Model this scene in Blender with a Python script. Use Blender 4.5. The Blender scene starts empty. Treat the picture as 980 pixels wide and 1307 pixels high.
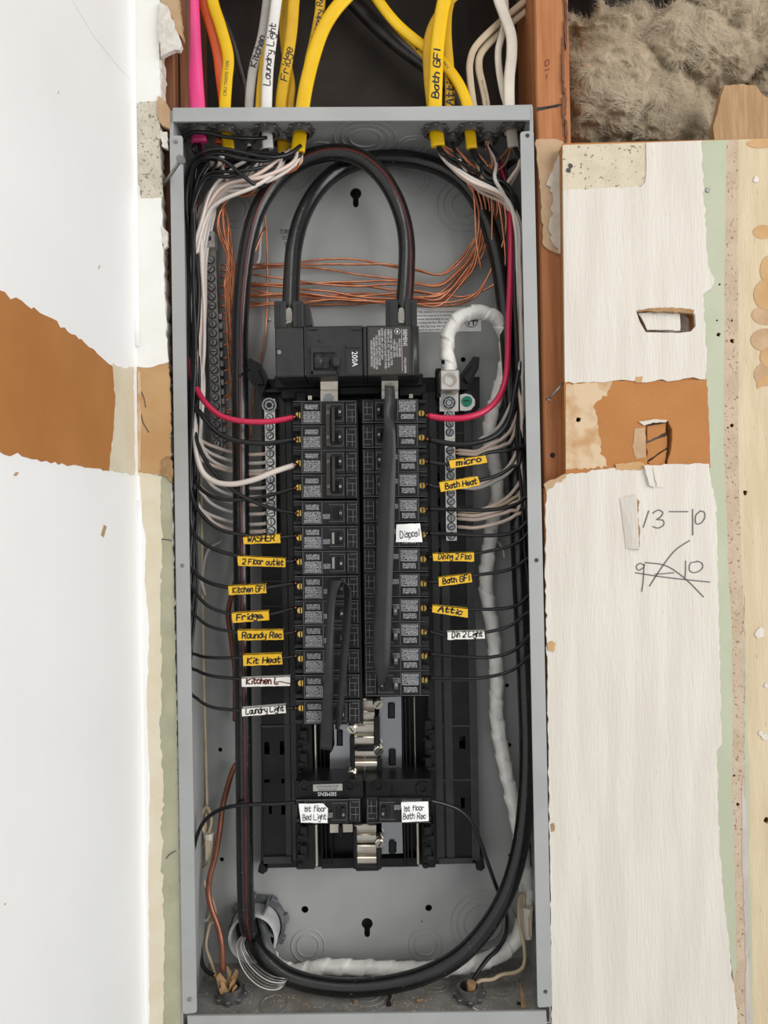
import bpy, bmesh, math, random
from mathutils import Vector, Matrix, Euler, noise
from mathutils.geometry import tessellate_polygon

# ------------------------------------------------------------------ camera
C = bpy.context.scene.collection
SC = bpy.context.scene
F_PX, CX, CY = 871.0, 490.0, 653.5            # 24 mm-equivalent lens on a 980 x 1307 frame
CAM = Vector((0.0232, -0.6783, 0.0400))
RX, RYAW, RROLL = 0.013824, -0.001608, 0.017525
CAMR = Matrix.Rotation(RYAW, 3, 'Z') @ Matrix.Rotation(RX, 3, 'X') @ Matrix.Rotation(RROLL, 3, 'Y')
cd = bpy.data.cameras.new('camera')
cam = bpy.data.objects.new('camera', cd); C.objects.link(cam)
cd.sensor_fit = 'VERTICAL'; cd.sensor_height = 36.0; cd.sensor_width = 27.0
cd.lens = 36.0 * F_PX / 1307.0
cd.clip_start = 0.01
ax = [CAMR @ Vector(v) for v in ((1, 0, 0), (0, 0, 1), (0, -1, 0))]
cm = Matrix((ax[0], ax[1], ax[2])).transposed().to_4x4(); cm.translation = CAM
cam.matrix_world = cm
SC.camera = cam

# ------------------------------------------------------------------ light
W = bpy.data.worlds.new('room_light'); SC.world = W; W.use_nodes = True
bg = W.node_tree.nodes['Background']
bg.inputs[0].default_value = (0.95, 0.975, 1.0, 1); bg.inputs[1].default_value = 0.42
def area(name, loc, aim, size, sy, power, col):
    l = bpy.data.lights.new(name, 'AREA'); l.shape = 'RECTANGLE'; l.size = size; l.size_y = sy
    l.energy = power; l.color = col
    o = bpy.data.objects.new(name, l); C.objects.link(o); o.location = loc
    o.rotation_euler = (Vector(aim) - Vector(loc)).to_track_quat('-Z', 'Y').to_euler()
    return o
area('daylight_window', (1.95, -1.65, 0.30), (0, 0, -0.05), 2.2, 2.0, 68, (1.0, 0.985, 0.96))
area('ceiling_lamp', (-0.1, -1.3, 1.7), (0, 0, -0.1), 0.6, 0.6, 6, (1.0, 0.95, 0.88))
SC.view_settings.view_transform = 'Standard'; SC.view_settings.look = 'None'
SC.view_settings.gamma = 1.0; SC.view_settings.exposure = 0.0
SC.view_settings.use_curve_mapping = False

# ------------------------------------------------------------------ photograph measures -> metres
def ray(px, py):
    return (CAMR @ Vector(((px - CX) / F_PX, 1.0, (CY - py) / F_PX)))
def P(px, py, Y=0.0):                          # where a measured point lies on the plane at depth Y
    d = ray(px, py); return CAM + d * ((Y - CAM.y) / d.y)
def PX(px, py, X):
    d = ray(px, py); return CAM + d * ((X - CAM.x) / d.x)
def PZ(px, py, Z):
    d = ray(px, py); return CAM + d * ((Z - CAM.z) / d.z)
def S(Y=0.0): return (Y - CAM.y) / F_PX        # metres for one measured pixel at depth Y
rnd = random.Random(7)

# ------------------------------------------------------------------ materials
MATS = {}
def mat(name, col, rough=0.5, metal=0.0, col2=None, vs=30.0, lo=0.4, hi=0.6, bump=0.0, bs=300.0, stretch=(1, 1, 1), spec=0.5, coat=0.0, specks=None):
    m = bpy.data.materials.new(name); m.use_nodes = True
    nt = m.node_tree; b = nt.nodes['Principled BSDF']
    b.inputs['Base Color'].default_value = (*col, 1); b.inputs['Roughness'].default_value = rough
    b.inputs['Metallic'].default_value = metal; b.inputs['Specular IOR Level'].default_value = spec
    b.inputs['Coat Weight'].default_value = coat
    tc = nt.nodes.new('ShaderNodeTexCoord'); mp = nt.nodes.new('ShaderNodeMapping')
    mp.inputs['Scale'].default_value = stretch
    nt.links.new(tc.outputs['Object'], mp.inputs['Vector'])
    out = None
    if col2:
        n = nt.nodes.new('ShaderNodeTexNoise'); n.inputs['Scale'].default_value = vs; n.inputs['Detail'].default_value = 6
        nt.links.new(mp.outputs[0], n.inputs['Vector'])
        r = nt.nodes.new('ShaderNodeValToRGB'); r.color_ramp.elements[0].position = lo; r.color_ramp.elements[1].position = hi
        r.color_ramp.elements[0].color = (*col, 1); r.color_ramp.elements[1].color = (*col2, 1)
        nt.links.new(n.outputs['Fac'], r.inputs[0]); out = r.outputs[0]
    if specks:                                 # (scale, threshold, colour): scattered small marks
        sc_, th, c3 = specks
        n2 = nt.nodes.new('ShaderNodeTexNoise'); n2.inputs['Scale'].default_value = sc_; n2.inputs['Detail'].default_value = 3
        nt.links.new(mp.outputs[0], n2.inputs['Vector'])
        r2 = nt.nodes.new('ShaderNodeValToRGB'); r2.color_ramp.elements[0].position = th; r2.color_ramp.elements[1].position = th + 0.03
        nt.links.new(n2.outputs['Fac'], r2.inputs[0])
        mx = nt.nodes.new('ShaderNodeMix'); mx.data_type = 'RGBA'
        nt.links.new(r2.outputs[0], mx.inputs[0])
        if out: nt.links.new(out, mx.inputs[6])
        else: mx.inputs[6].default_value = (*col, 1)
        mx.inputs[7].default_value = (*c3, 1); out = mx.outputs[2]
    if out: nt.links.new(out, b.inputs['Base Color'])
    if bump:
        n = nt.nodes.new('ShaderNodeTexNoise'); n.inputs['Scale'].default_value = bs; n.inputs['Detail'].default_value = 4
        nt.links.new(mp.outputs[0], n.inputs['Vector'])
        bn = nt.nodes.new('ShaderNodeBump'); bn.inputs['Strength'].default_value = bump; bn.inputs['Distance'].default_value = 0.002
        nt.links.new(n.outputs['Fac'], bn.inputs['Height']); nt.links.new(bn.outputs[0], b.inputs['Normal'])
    MATS[name] = m
    return m
def print_mat(name, ink, paper, row, letter, rot=False, fill=0.47):
    """Rows of fine print too small to read, as flat print."""
    m = bpy.data.materials.new(name); m.use_nodes = True
    nt = m.node_tree; L = nt.links; b = nt.nodes['Principled BSDF']; b.inputs['Roughness'].default_value = 0.45
    tc = nt.nodes.new('ShaderNodeTexCoord'); sp = nt.nodes.new('ShaderNodeSeparateXYZ'); L.new(tc.outputs['Object'], sp.inputs[0])
    a, c = ('X', 'Z') if rot else ('Z', 'X')
    def mth(op, x, y=None):
        n = nt.nodes.new('ShaderNodeMath'); n.operation = op
        for i, v in enumerate((x, y)):
            if v is None: continue
            if isinstance(v, (int, float)): n.inputs[i].default_value = v
            else: L.new(v, n.inputs[i])
        return n.outputs[0]
    rr = mth('DIVIDE', sp.outputs[a], row)
    fr = mth('FRACT', rr); fl = mth('FLOOR', rr)
    on = mth('GREATER_THAN', fr, 0.36)
    u = mth('DIVIDE', sp.outputs[c], letter)
    cb = nt.nodes.new('ShaderNodeCombineXYZ'); L.new(u, cb.inputs[0]); L.new(mth('MULTIPLY', fl, 7.31), cb.inputs[1])
    L.new(mth('MULTIPLY', fr, 1.6), cb.inputs[2])
    n = nt.nodes.new('ShaderNodeTexNoise'); n.inputs['Scale'].default_value = 1.0; n.inputs['Detail'].default_value = 1
    L.new(cb.outputs[0], n.inputs['Vector'])
    k = mth('MULTIPLY', on, mth('GREATER_THAN', n.outputs['Fac'], fill))
    mx = nt.nodes.new('ShaderNodeMix'); mx.data_type = 'RGBA'; L.new(k, mx.inputs[0])
    mx.inputs[6].default_value = (*paper, 1); mx.inputs[7].default_value = (*ink, 1)
    L.new(mx.outputs[2], b.inputs['Base Color']); MATS[name] = m
    return m

GREY = (0.34, 0.348, 0.343)
mat('enamel', GREY, 0.38, col2=(0.31, 0.318, 0.313), vs=14, bump=0.04, bs=500)
mat('enamel_dusty', (0.25, 0.25, 0.24), 0.6, col2=(0.19, 0.165, 0.135), vs=40, lo=.42, hi=.68, bump=0.25, bs=700, specks=(420, .63, (.45, .4, .32)))
mat('black_plastic', (0.007, 0.0071, 0.0074), 0.34, spec=0.22, col2=(0.011, 0.011, 0.0115), vs=60, bump=0.06, bs=900)
mat('black_breaker', (0.010, 0.010, 0.0103), 0.34, spec=0.25, col2=(0.015, 0.015, 0.0155), vs=90, bump=0.05, bs=1200)
mat('charcoal_plastic', (0.023, 0.023, 0.0235), 0.36, spec=0.35, col2=(0.029, 0.029, 0.0295), vs=80, bump=0.04, bs=900)
mat('pale_edge', (0.16, 0.16, 0.165), 0.35)  # pale grey of the breaker mould lines
mat('bus_steel', (0.36, 0.37, 0.385), 0.22, 0.9, col2=(0.33, 0.34, 0.35), vs=10)
mat('hole_dark', (0.012, 0.009, 0.008), 0.8)
mat('wire_black', (0.008, 0.008, 0.0085), 0.32, spec=0.4)
mat('wire_white', (0.66, 0.60, 0.55), 0.36, col2=(0.60, 0.53, 0.48), vs=25)
mat('wire_grey', (0.50, 0.48, 0.45), 0.4)
mat('wire_blush', (0.66, 0.53, 0.46), 0.38, col2=(0.58, 0.47, 0.40), vs=25)
mat('wire_cream', (0.55, 0.45, 0.30), 0.45, col2=(0.44, 0.35, 0.22), vs=35)
mat('wire_red', (0.50, 0.014, 0.065), 0.33)
mat('red_stripe', (0.085, 0.012, 0.010), 0.4, col2=(0.035, 0.009, 0.008), vs=60)
mat('cable_black', (0.008, 0.008, 0.0083), 0.26, spec=0.5, col2=(0.014, 0.0135, 0.013), vs=35, lo=.5, hi=.72, bump=0.12, bs=130, specks=(650, .70, (.22, .21, .2)))
mat('copper', (0.74, 0.31, 0.17), 0.33, 0.75, col2=(0.52, 0.19, 0.095), vs=60)
mat('copper_dull', (0.20, 0.075, 0.045), 0.42, 0.55, col2=(0.26, 0.10, 0.06), vs=60)
mat('aluminium', (0.62, 0.60, 0.56), 0.36, 0.85, col2=(0.52, 0.50, 0.46), vs=120)
mat('tin_plate', (0.64, 0.60, 0.52), 0.24, 0.95, col2=(0.56, 0.50, 0.42), vs=40)
mat('zinc', (0.46, 0.475, 0.49), 0.26, 0.95, col2=(0.38, 0.39, 0.41), vs=60)
mat('steel_dull', (0.30, 0.29, 0.28), 0.4, 0.8, col2=(0.22, 0.21, 0.20), vs=120)
mat('die_cast', (0.16, 0.16, 0.165), 0.42, 0.7, col2=(0.22, 0.22, 0.225), vs=90, bump=.15, bs=500)
mat('brass', (0.80, 0.52, 0.13), 0.25, 0.95)
mat('green_screw', (0.01, 0.20, 0.13), 0.35, 0.3)
mat('pvc_dark', (0.075, 0.08, 0.085), 0.42, col2=(0.13, 0.135, 0.14), vs=60, bump=.1, bs=300)
mat('pvc_pale', (0.48, 0.49, 0.48), 0.5, col2=(0.36, 0.37, 0.37), vs=60)
mat('tape_white', (0.76, 0.745, 0.71), 0.38, col2=(0.66, 0.645, 0.61), vs=50)
mat('tape_black', (0.020, 0.020, 0.0205), 0.42, spec=0.3, col2=(0.026, 0.026, 0.0265), vs=35, bump=.08, bs=120)
mat('tag_yellow', (0.70, 0.42, 0.022), 0.5, spec=.3, col2=(0.64, 0.37, 0.018), vs=50, bump=.05, bs=300)
mat('tag_white', (0.72, 0.70, 0.66), 0.5, col2=(0.66, 0.64, 0.60), vs=50)
mat('paper', (0.84, 0.84, 0.83), 0.6, col2=(0.78, 0.78, 0.77), vs=90)
mat('ink', (0.012, 0.010, 0.010), 0.5)
mat('ink_brown', (0.10, 0.012, 0.008), 0.5)
mat('ink_grey', (0.06, 0.06, 0.066), 0.5)
mat('print_white', (0.62, 0.62, 0.64), 0.5)
mat('print_dark', (0.05, 0.045, 0.045), 0.5)
mat('label_brown', (0.040, 0.033, 0.028), 0.4)
mat('label_grey', (0.30, 0.295, 0.28), 0.4)
mat('jacket_pink', (0.78, 0.055, 0.24), 0.42, col2=(0.70, 0.045, 0.21), vs=20)
mat('jacket_orange', (0.86, 0.13, 0.02), 0.42, col2=(0.78, 0.11, 0.02), vs=20)
mat('jacket_yellow', (0.74, 0.46, 0.005), 0.42, spec=.3, col2=(0.68, 0.41, 0.004), vs=25)
mat('jacket_ochre', (0.62, 0.365, 0.012), 0.45, spec=.3, col2=(0.54, 0.31, 0.010), vs=25)
mat('jacket_white', (0.70, 0.68, 0.65), 0.42, col2=(0.62, 0.60, 0.57), vs=25)
mat('jacket_grey', (0.40, 0.375, 0.35), 0.5, col2=(0.33, 0.31, 0.29), vs=25)
mat('jacket_beige', (0.52, 0.42, 0.29), 0.5, col2=(0.44, 0.35, 0.24), vs=25)
mat('jacket_ivory', (0.66, 0.60, 0.51), 0.48, col2=(0.57, 0.51, 0.43), vs=25)
mat('jacket_black', (0.013, 0.012, 0.012), 0.4, col2=(0.03, 0.027, 0.025), vs=45)
mat('kraft', (0.36, 0.22, 0.105), 0.8, col2=(0.25, 0.14, 0.06), vs=60, bump=.3, bs=250)
# wall layers
mat('paint_side', (0.84, 0.84, 0.835), 0.55, col2=(0.81, 0.81, 0.805), vs=6, bump=.10, bs=120)
mat('paint_white', (0.625, 0.585, 0.525), 0.55, spec=0.25, col2=(0.575, 0.535, 0.475), vs=18, bump=.34, bs=170, stretch=(3.2, 1, 0.35), specks=(170, .74, (.42, .38, .33)))
mat('paint_white_smooth', (0.80, 0.79, 0.76), 0.5, col2=(0.76, 0.75, 0.70), vs=14, bump=.2, bs=140)
mat('paint_cream', (0.62, 0.55, 0.40), 0.6, col2=(0.66, 0.60, 0.47), vs=22, bump=.25, bs=200)
mat('paint_buff', (0.51, 0.41, 0.265), 0.6, spec=.3, col2=(0.56, 0.465, 0.315), vs=26, bump=.3, bs=190, stretch=(3, 1, .4), specks=(150, .70, (.40, .30, .19)))
mat('paint_green', (0.385, 0.41, 0.295), 0.5, spec=.3, col2=(0.415, 0.435, 0.32), vs=22, bump=.1, bs=150)
mat('paint_olive', (0.33, 0.325, 0.225), 0.55, spec=.3, col2=(0.385, 0.375, 0.265), vs=30, bump=.2, bs=200)
mat('paint_mauve', (0.42, 0.36, 0.34), 0.6, col2=(0.48, 0.42, 0.38), vs=40)
mat('speckled', (0.44, 0.34, 0.245), 0.8, spec=.2, col2=(0.49, 0.39, 0.29), vs=60, bump=.4, bs=400, specks=(330, .62, (.26, .17, .11)))
mat('speckled_pale', (0.53, 0.46, 0.345), 0.8, spec=.2, col2=(0.57, 0.51, 0.39), vs=60, bump=.4, bs=400, specks=(260, .64, (.22, .17, .12)))
mat('plaster_grey', (0.50, 0.46, 0.37), 0.85, col2=(0.57, 0.52, 0.43), vs=70, bump=.5, bs=420, specks=(300, .60, (.26, .22, .16)))
mat('brown_paper', (0.37, 0.152, 0.043), 0.62, spec=0.2, col2=(0.42, 0.182, 0.057), vs=16, lo=.35, hi=.7, bump=.06, bs=300, specks=(900, .70, (.55, .36, .2)))
mat('brown_paper_pale', (0.50, 0.315, 0.155), 0.7, spec=.2, col2=(0.45, 0.265, 0.12), vs=24, bump=.12, bs=200)
mat('tan_paper', (0.40, 0.255, 0.14), 0.75, col2=(0.47, 0.32, 0.19), vs=35, bump=.2, bs=260, specks=(120, .70, (.3, .18, .09)))
mat('scuffed_paper', (0.56, 0.42, 0.27), 0.75, col2=(0.44, 0.25, 0.11), vs=45, lo=.45, hi=.62, bump=.2, bs=260)
mat('gypsum', (0.66, 0.63, 0.58), 0.9, col2=(0.56, 0.52, 0.46), vs=120, bump=.6, bs=350)
mat('paper_fuzz', (0.50, 0.44, 0.36), 0.85, col2=(0.58, 0.53, 0.46), vs=60, bump=.4, bs=300)
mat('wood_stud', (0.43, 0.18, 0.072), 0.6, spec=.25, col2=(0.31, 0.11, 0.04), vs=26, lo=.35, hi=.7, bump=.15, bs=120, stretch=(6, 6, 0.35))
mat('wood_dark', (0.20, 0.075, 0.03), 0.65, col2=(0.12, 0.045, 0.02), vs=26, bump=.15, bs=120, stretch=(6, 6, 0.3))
mat('wood_light', (0.39, 0.25, 0.135), 0.6, spec=.2, col2=(0.32, 0.19, 0.09), vs=40, lo=.4, hi=.6, stretch=(5, 5, 0.5), bump=.2, bs=160)
mat('tar_board', (0.022, 0.017, 0.0135), 0.85, col2=(0.034, 0.026, 0.02), vs=14, bump=.3, bs=250, specks=(160, .74, (.12, .09, .07)))
mat('wool', (0.29, 0.23, 0.155), 0.95, spec=.1, col2=(0.43, 0.355, 0.255), vs=16, lo=.3, hi=.7, bump=.35, bs=260)
mat('wool_fibre', (0.47, 0.395, 0.29), 0.9, spec=.2, col2=(0.28, 0.22, 0.145), vs=9)
mat('wool_fleck', (0.56, 0.33, 0.19), 0.85)
print_mat('fine_print', (0.36, 0.36, 0.38), (0.013, 0.013, 0.0135), 0.00145, 0.00055)
print_mat('fine_print_tall', (0.28, 0.28, 0.30), (0.013, 0.013, 0.0135), 0.0011, 0.00065, rot=True)
print_mat('fine_print_main', (0.34, 0.34, 0.36), (0.040, 0.033, 0.028), 0.0029, 0.00075, rot=True, fill=.45)

# ------------------------------------------------------------------ mesh kit
def cr(pts, k=6, closed=False):
    """Catmull-Rom through the points."""
    pts = [Vector(p) for p in pts]
    if len(pts) < 3: 
        a, b = pts; return [a.lerp(b, i / k) for i in range(k + 1)]
    out = []; n = len(pts)
    for i in range(n - 1):
        p0 = pts[i - 1] if i else pts[0] * 2 - pts[1]
        p1, p2 = pts[i], pts[i + 1]
        p3 = pts[i + 2] if i + 2 < n else pts[-1] * 2 - pts[-2]
        for j in range(k):
            t = j / k
            out.append(0.5 * ((2 * p1) + (p2 - p0) * t + (2 * p0 - 5 * p1 + 4 * p2 - p3) * t * t + (3 * p1 - p0 - 3 * p2 + p3) * t ** 3))
    out.append(pts[-1]); return out
def jag(pts, amp, step, seed, straight=()):
    """An outline with torn edges: 2-D points, every edge roughened except those listed."""
    r = random.Random(seed); out = []
    n = len(pts)
    for i in range(n):
        a = Vector(pts[i]); b = Vector(pts[(i + 1) % n]); L = (b - a).length
        out.append(tuple(a))
        if i in straight or L < step * 1.5: continue
        k = int(L / step); nx = Vector((-(b - a).y, (b - a).x)) / L
        for j in range(1, k):
            q = a.lerp(b, (j + r.uniform(-.3, .3)) / k) + nx * r.uniform(-1, 1) * amp * (1 if r.random() < .85 else 2)
            out.append((q.x, q.y))
    return out

class MB:
    def __init__(s): s.v = []; s.f = []; s.sm = []
    def add(s, v, f, smooth=False):
        o = len(s.v); s.v += [Vector(x) for x in v]
        s.f += [tuple(i + o for i in q) for q in f]; s.sm += [smooth] * len(f); return s
    def box(s, a, b, c=0.0, M=None):
        """Box between corners a and b with chamfers of width c."""
        lo = [min(a[i], b[i]) for i in range(3)]; hi = [max(a[i], b[i]) for i in range(3)]
        if c <= 0:
            v = [(x, y, z) for x in (lo[0], hi[0]) for y in (lo[1], hi[1]) for z in (lo[2], hi[2])]
            f = [(0, 1, 3, 2), (4, 6, 7, 5), (0, 4, 5, 1), (2, 3, 7, 6), (0, 2, 6, 4), (1, 5, 7, 3)]
        else:
            c = min(c, *[(hi[i] - lo[i]) * .45 for i in range(3)])
            v = []; idx = {}
            for sx in (0, 1):
                for sy in (0, 1):
                    for sz in (0, 1):
                        sg = (sx, sy, sz)
                        for axn in range(3):
                            p = [0, 0, 0]
                            for i in range(3):
                                e = (lo, hi)[sg[i]][i]
                                p[i] = e if i == axn else e + (c if sg[i] == 0 else -c)
                            idx[(sx, sy, sz, axn)] = len(v); v.append(p)
            f = []
            for axn in range(3):
                o1, o2 = [i for i in range(3) if i != axn]
                for sd in (0, 1):
                    q = []
                    for u, w in ((0, 0), (1, 0), (1, 1), (0, 1)):
                        g = [0, 0, 0]; g[axn] = sd; g[o1] = u; g[o2] = w; q.append(idx[(*g, axn)])
                    f.append(tuple(q))
            for axn in range(3):
                o1, o2 = [i for i in range(3) if i != axn]
                for u in (0, 1):
                    for w in (0, 1):
                        g0 = [0, 0, 0]; g0[o1] = u; g0[o2] = w; g1 = list(g0); g1[axn] = 1
                        f.append((idx[(*g0, o1)], idx[(*g0, o2)], idx[(*g1, o2)], idx[(*g1, o1)]))
            for sx in (0, 1):
                for sy in (0, 1):
                    for sz in (0, 1): f.append(tuple(idx[(sx, sy, sz, k)] for k in range(3)))
        if M: v = [M @ Vector(p) for p in v]
        return s.add(v, f)
    def pbox(s, x0, y0, x1, y1, ya, yb, c=0.0):
        """Box whose front face at depth ya fills the measured rectangle."""
        p = P(x0, y0, ya); q = P(x1, y1, ya)
        return s.box((p.x, ya, q.z), (q.x, yb, p.z), c)
    def ring(s, path, prof, cap=True, smooth=True):
        """Sweep: one closed profile loop of world points for each station."""
        o = len(s.v); m = len(prof[0])
        for pr in prof: s.v += [Vector(p) for p in pr]
        for i in range(len(prof) - 1):
            for j in range(m):
                k = (j + 1) % m
                s.f.append((o + i * m + j, o + i * m + k, o + (i + 1) * m + k, o + (i + 1) * m + j)); s.sm.append(smooth)
        if cap:
            s.f.append(tuple(o + j for j in reversed(range(m)))); s.sm.append(False)
            e = o + (len(prof) - 1) * m
            s.f.append(tuple(e + j for j in range(m))); s.sm.append(False)
        return s
    def tube(s, pts, r, n=8, cap=True):
        pts = [Vector(p) for p in pts]; prof = []; N = None
        for i, p in enumerate(pts):
            t = (pts[min(i + 1, len(pts) - 1)] - pts[max(i - 1, 0)])
            t = t.normalized() if t.length > 1e-9 else Vector((0, 0, 1))
            if N is None: N = t.orthogonal().normalized()
            else:
                N = N - t * N.dot(t); N = N.normalized() if N.length > 1e-9 else t.orthogonal().normalized()
            B = t.cross(N); rr = r(i / (len(pts) - 1)) if callable(r) else r
            prof.append([p + (N * math.cos(a) + B * math.sin(a)) * rr for a in [2 * math.pi * j / n for j in range(n)]])
        return s.ring(pts, prof, cap)
    def cyl(s, a, b, r, n=16, r2=None, smooth=True):
        a = Vector(a); b = Vector(b); t = (b - a).normalized(); N = t.orthogonal().normalized(); B = t.cross(N); r2 = r if r2 is None else r2
        prof = [[p + (N * math.cos(q) + B * math.sin(q)) * rr for q in [2 * math.pi * (j + .5) / n for j in range(n)]] for p, rr in ((a, r), (b, r2))]
        return s.ring(None, prof, True, smooth)
    def pipe(s, a, b, ro, ri, n=32):
        a = Vector(a); b = Vector(b); t = (b - a).normalized(); N = t.orthogonal().normalized(); B = t.cross(N)
        L = [[p + (N * math.cos(q) + B * math.sin(q)) * rr for q in [2 * math.pi * j / n for j in range(n)]] for p, rr in ((a, ri), (a, ro), (b, ro), (b, ri), (a, ri))]
        return s.ring(None, L, False, False)
    def torus(s, c, axis, R, r, n=32, m=6):
        axis = Vector(axis).normalized(); N = axis.orthogonal().normalized(); B = axis.cross(N); c = Vector(c)
        pts = [c + (N * math.cos(a) + B * math.sin(a)) * R for a in [2 * math.pi * j / n for j in range(n + 1)]]
        prof = []
        for j, p in enumerate(pts):
            d = (p - c).normalized()
            prof.append([p + (d * math.cos(a) + axis * math.sin(a)) * r for a in [2 * math.pi * k / m for k in range(m)]])
        return s.ring(None, prof, False)
    def plate(s, out, holes, ya, yb, fn=None):
        """Flat plate: outline and holes in (x, z) metres, front at depth ya, back at yb."""
        loops = [[Vector((p[0], p[1], 0)) for p in out]] + [[Vector((p[0], p[1], 0)) for p in h] for h in holes]
        flat = [p for l in loops for p in l]; n = len(flat)
        tr = tessellate_polygon(loops)
        g = fn or (lambda x, z, y: Vector((x, y, z)))
        v = [g(p.x, p.y, ya) for p in flat] + [g(p.x, p.y, yb) for p in flat]
        f = []
        for t in tr:
            a, b, c = (flat[i] for i in t)
            ccw = (b - a).cross(c - a).z > 0
            t = tuple(t) if ccw else tuple(reversed(t))
            f.append(t); f.append(tuple(i + n for i in reversed(t)))
        o = 0
        for l in loops:
            m = len(l)
            for i in range(m):
                k = (i + 1) % m; f.append((o + i, o + i + n, o + k + n, o + k))
            o += m
        return s.add(v, f)
    def pplate(s, pix, ya, yb, holes=()):
        w = lambda L: [((q := P(x, y, ya)).x, q.z) for x, y in L]
        return s.plate(w(pix), [w(h) for h in holes], ya, yb)
    def mesh(s, name, org, fix=True):
        me = bpy.data.meshes.new(name)
        me.from_pydata([p - org for p in s.v], [], s.f)
        if any(s.sm): me.polygons.foreach_set('use_smooth', s.sm)
        if fix:
            bm = bmesh.new(); bm.from_mesh(me); bmesh.ops.recalc_face_normals(bm, faces=bm.faces); bm.to_mesh(me); bm.free()
        me.update(); return me
def circ(x, y, r, n=16, ry=None): return [(x + r * math.cos(2 * math.pi * i / n), y + (ry or r) * math.sin(2 * math.pi * i / n)) for i in range(n)]

ORG = {}
def tag(o, label=None, cat=None, group=None, kind=None):
    for k, v in (('label', label), ('category', cat), ('group', group), ('kind', kind)):
        if v: o[k] = v
    return o
def thing(name, label, cat, loc, group=None):
    o = bpy.data.objects.new(name, None); C.objects.link(o); o.empty_display_size = .01
    o.location = loc; ORG[o.name] = Vector(loc); return tag(o, label, cat, group)
def part(name, mb, m, parent, label=None, kind=None, at=None):
    po = ORG[parent.name]; org = po if at is None else Vector(at)
    o = bpy.data.objects.new(name, mb.mesh(name, org)); o.data.materials.append(MATS[m]); C.objects.link(o)
    o.parent = parent; o.location = org - po; ORG[o.name] = org
    return tag(o, label, None, None, kind)
def solo(name, mb, m, label=None, cat=None, group=None, kind=None, org=None):
    """A top-level thing that is one mesh (parts may still be parented to it)."""
    if org is None:
        n = len(mb.v); c = sum(mb.v, Vector()) / n; org = Vector((c.x, c.y, min(p.z for p in mb.v)))
    o = bpy.data.objects.new(name, mb.mesh(name, org)); o.data.materials.append(MATS[m]); C.objects.link(o)
    o.location = org; ORG[o.name] = org; return tag(o, label, cat, group, kind)
def share(src, name, parent, world):
    """Another part with the same mesh data."""
    o = src.copy(); o.name = name; C.objects.link(o); o.parent = parent; o.location = Vector(world) - ORG[parent.name]; ORG[o.name] = Vector(world); return o
def dup(root, loc, rot=None, label=None, group=None):
    r = root.copy(); C.objects.link(r); r.location = loc; ORG[r.name] = Vector(loc)
    if rot: r.rotation_euler = rot
    if label: r['label'] = label
    if group: r['group'] = group
    for ch in KIDS.get(root.name, []):
        c = ch.copy(); C.objects.link(c); c.parent = r
        for g in KIDS.get(ch.name, []):
            d = g.copy(); C.objects.link(d); d.parent = c
    return r
KIDS = {}

# ------------------------------------------------------------------ handwriting
GL = {'A': "002640 1333", 'B': "00062635341303 1333423000", 'C': "4536160501103041", 'D': "00062644422000", 'F': "0006 0646 0333", 'E': "46060040 0333",
 'G': "4536160501103041433323", 'H': "0006 4046 0343", 'I': "1016", 'K': "0006 460340", 'L': "060040", 'M': "0006234640", 'N': "00064046",
 'P': "00063645343303", 'R': "00063645343303 2340", 'S': "45361605044342301001", 'T': "0646 2620", 'W': "0610243046",
 'a': "3424030110203234 3430", 'b': "0600 03143432201001", 'c': "3324140301102031", 'd': "3630 3324140301102031", 'e': "02323324140301102031",
 'f': "36261510 0434", 'g': "3324140302123234 343a2b1b0a", 'h': "0600 0314243330", 'i': "1310 1516", 'k': "0600 340230", 'l': "1610",
 'm': "0004 03142320 23344340", 'n': "0004 0314243330", 'o': "140301102031332414", 'p': "040b 0314243331201001", 'r': "0004 03142433",
 's': "332414033231201001", 't': "16112031 0434", 'u': "0401102031 3430", 'y': "04021131 343b1b", '0': "1605011030414536160", '1': "1610",
 '2': "05163645430040", '3': "05163645342333423010", '6': "36160501103041433303", '9': "4436160503133344 4430", '-': "0343", '.': "0001"}
def glyph_strokes(txt, r, slant=.12, jit=.18):
    """Pen strokes in units of one sixth of the capital height, and the advance."""
    x = 0; out = []
    for ch in txt:
        if ch == ' ': x += 3.0; continue
        mx = 0; dy = r.uniform(-.3, .3); sc = r.uniform(.9, 1.08)
        for st in GL[ch].split():
            pts = []
            for i in range(0, len(st) - 1, 2):
                gx = int(st[i]); gy = {'a': -1, 'b': -2}.get(st[i + 1]); gy = int(st[i + 1]) if gy is None else gy
                mx = max(mx, gx)
                yy = gy * sc + dy + r.uniform(-jit, jit)
                pts.append(Vector((x + gx + yy * slant + r.uniform(-jit, jit), yy, 0)))
            out.append(pts)
        x += mx + 1.25
    return out, x - 1.25
def pen(mb, strokes, fn, wid, k=3):
    """Flat ink ribbons laid on a surface: fn(u, v) gives the surface point."""
    for st in strokes:
        q = cr(st, k) if len(st) > 2 else [Vector(st[0]).lerp(Vector(st[1]), i / 6) for i in range(7)] if len(st) == 2 else st
        if len(q) < 2: continue
        o = len(mb.v)
        for i, p in enumerate(q):
            t = q[min(i + 1, len(q) - 1)] - q[max(i - 1, 0)]
            t = t.normalized() if t.length > 1e-9 else Vector((1, 0, 0))
            n = Vector((-t.y, t.x, 0)) * wid * .5
            e = t * wid * .3 * (-1 if i == 0 else 1 if i == len(q) - 1 else 0)
            mb.v += [fn(*(p + n + e).xy), fn(*(p - n + e).xy)]
        for i in range(len(q) - 1):
            a = o + 2 * i; mb.f.append((a, a + 1, a + 3, a + 2)); mb.sm.append(False)
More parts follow.
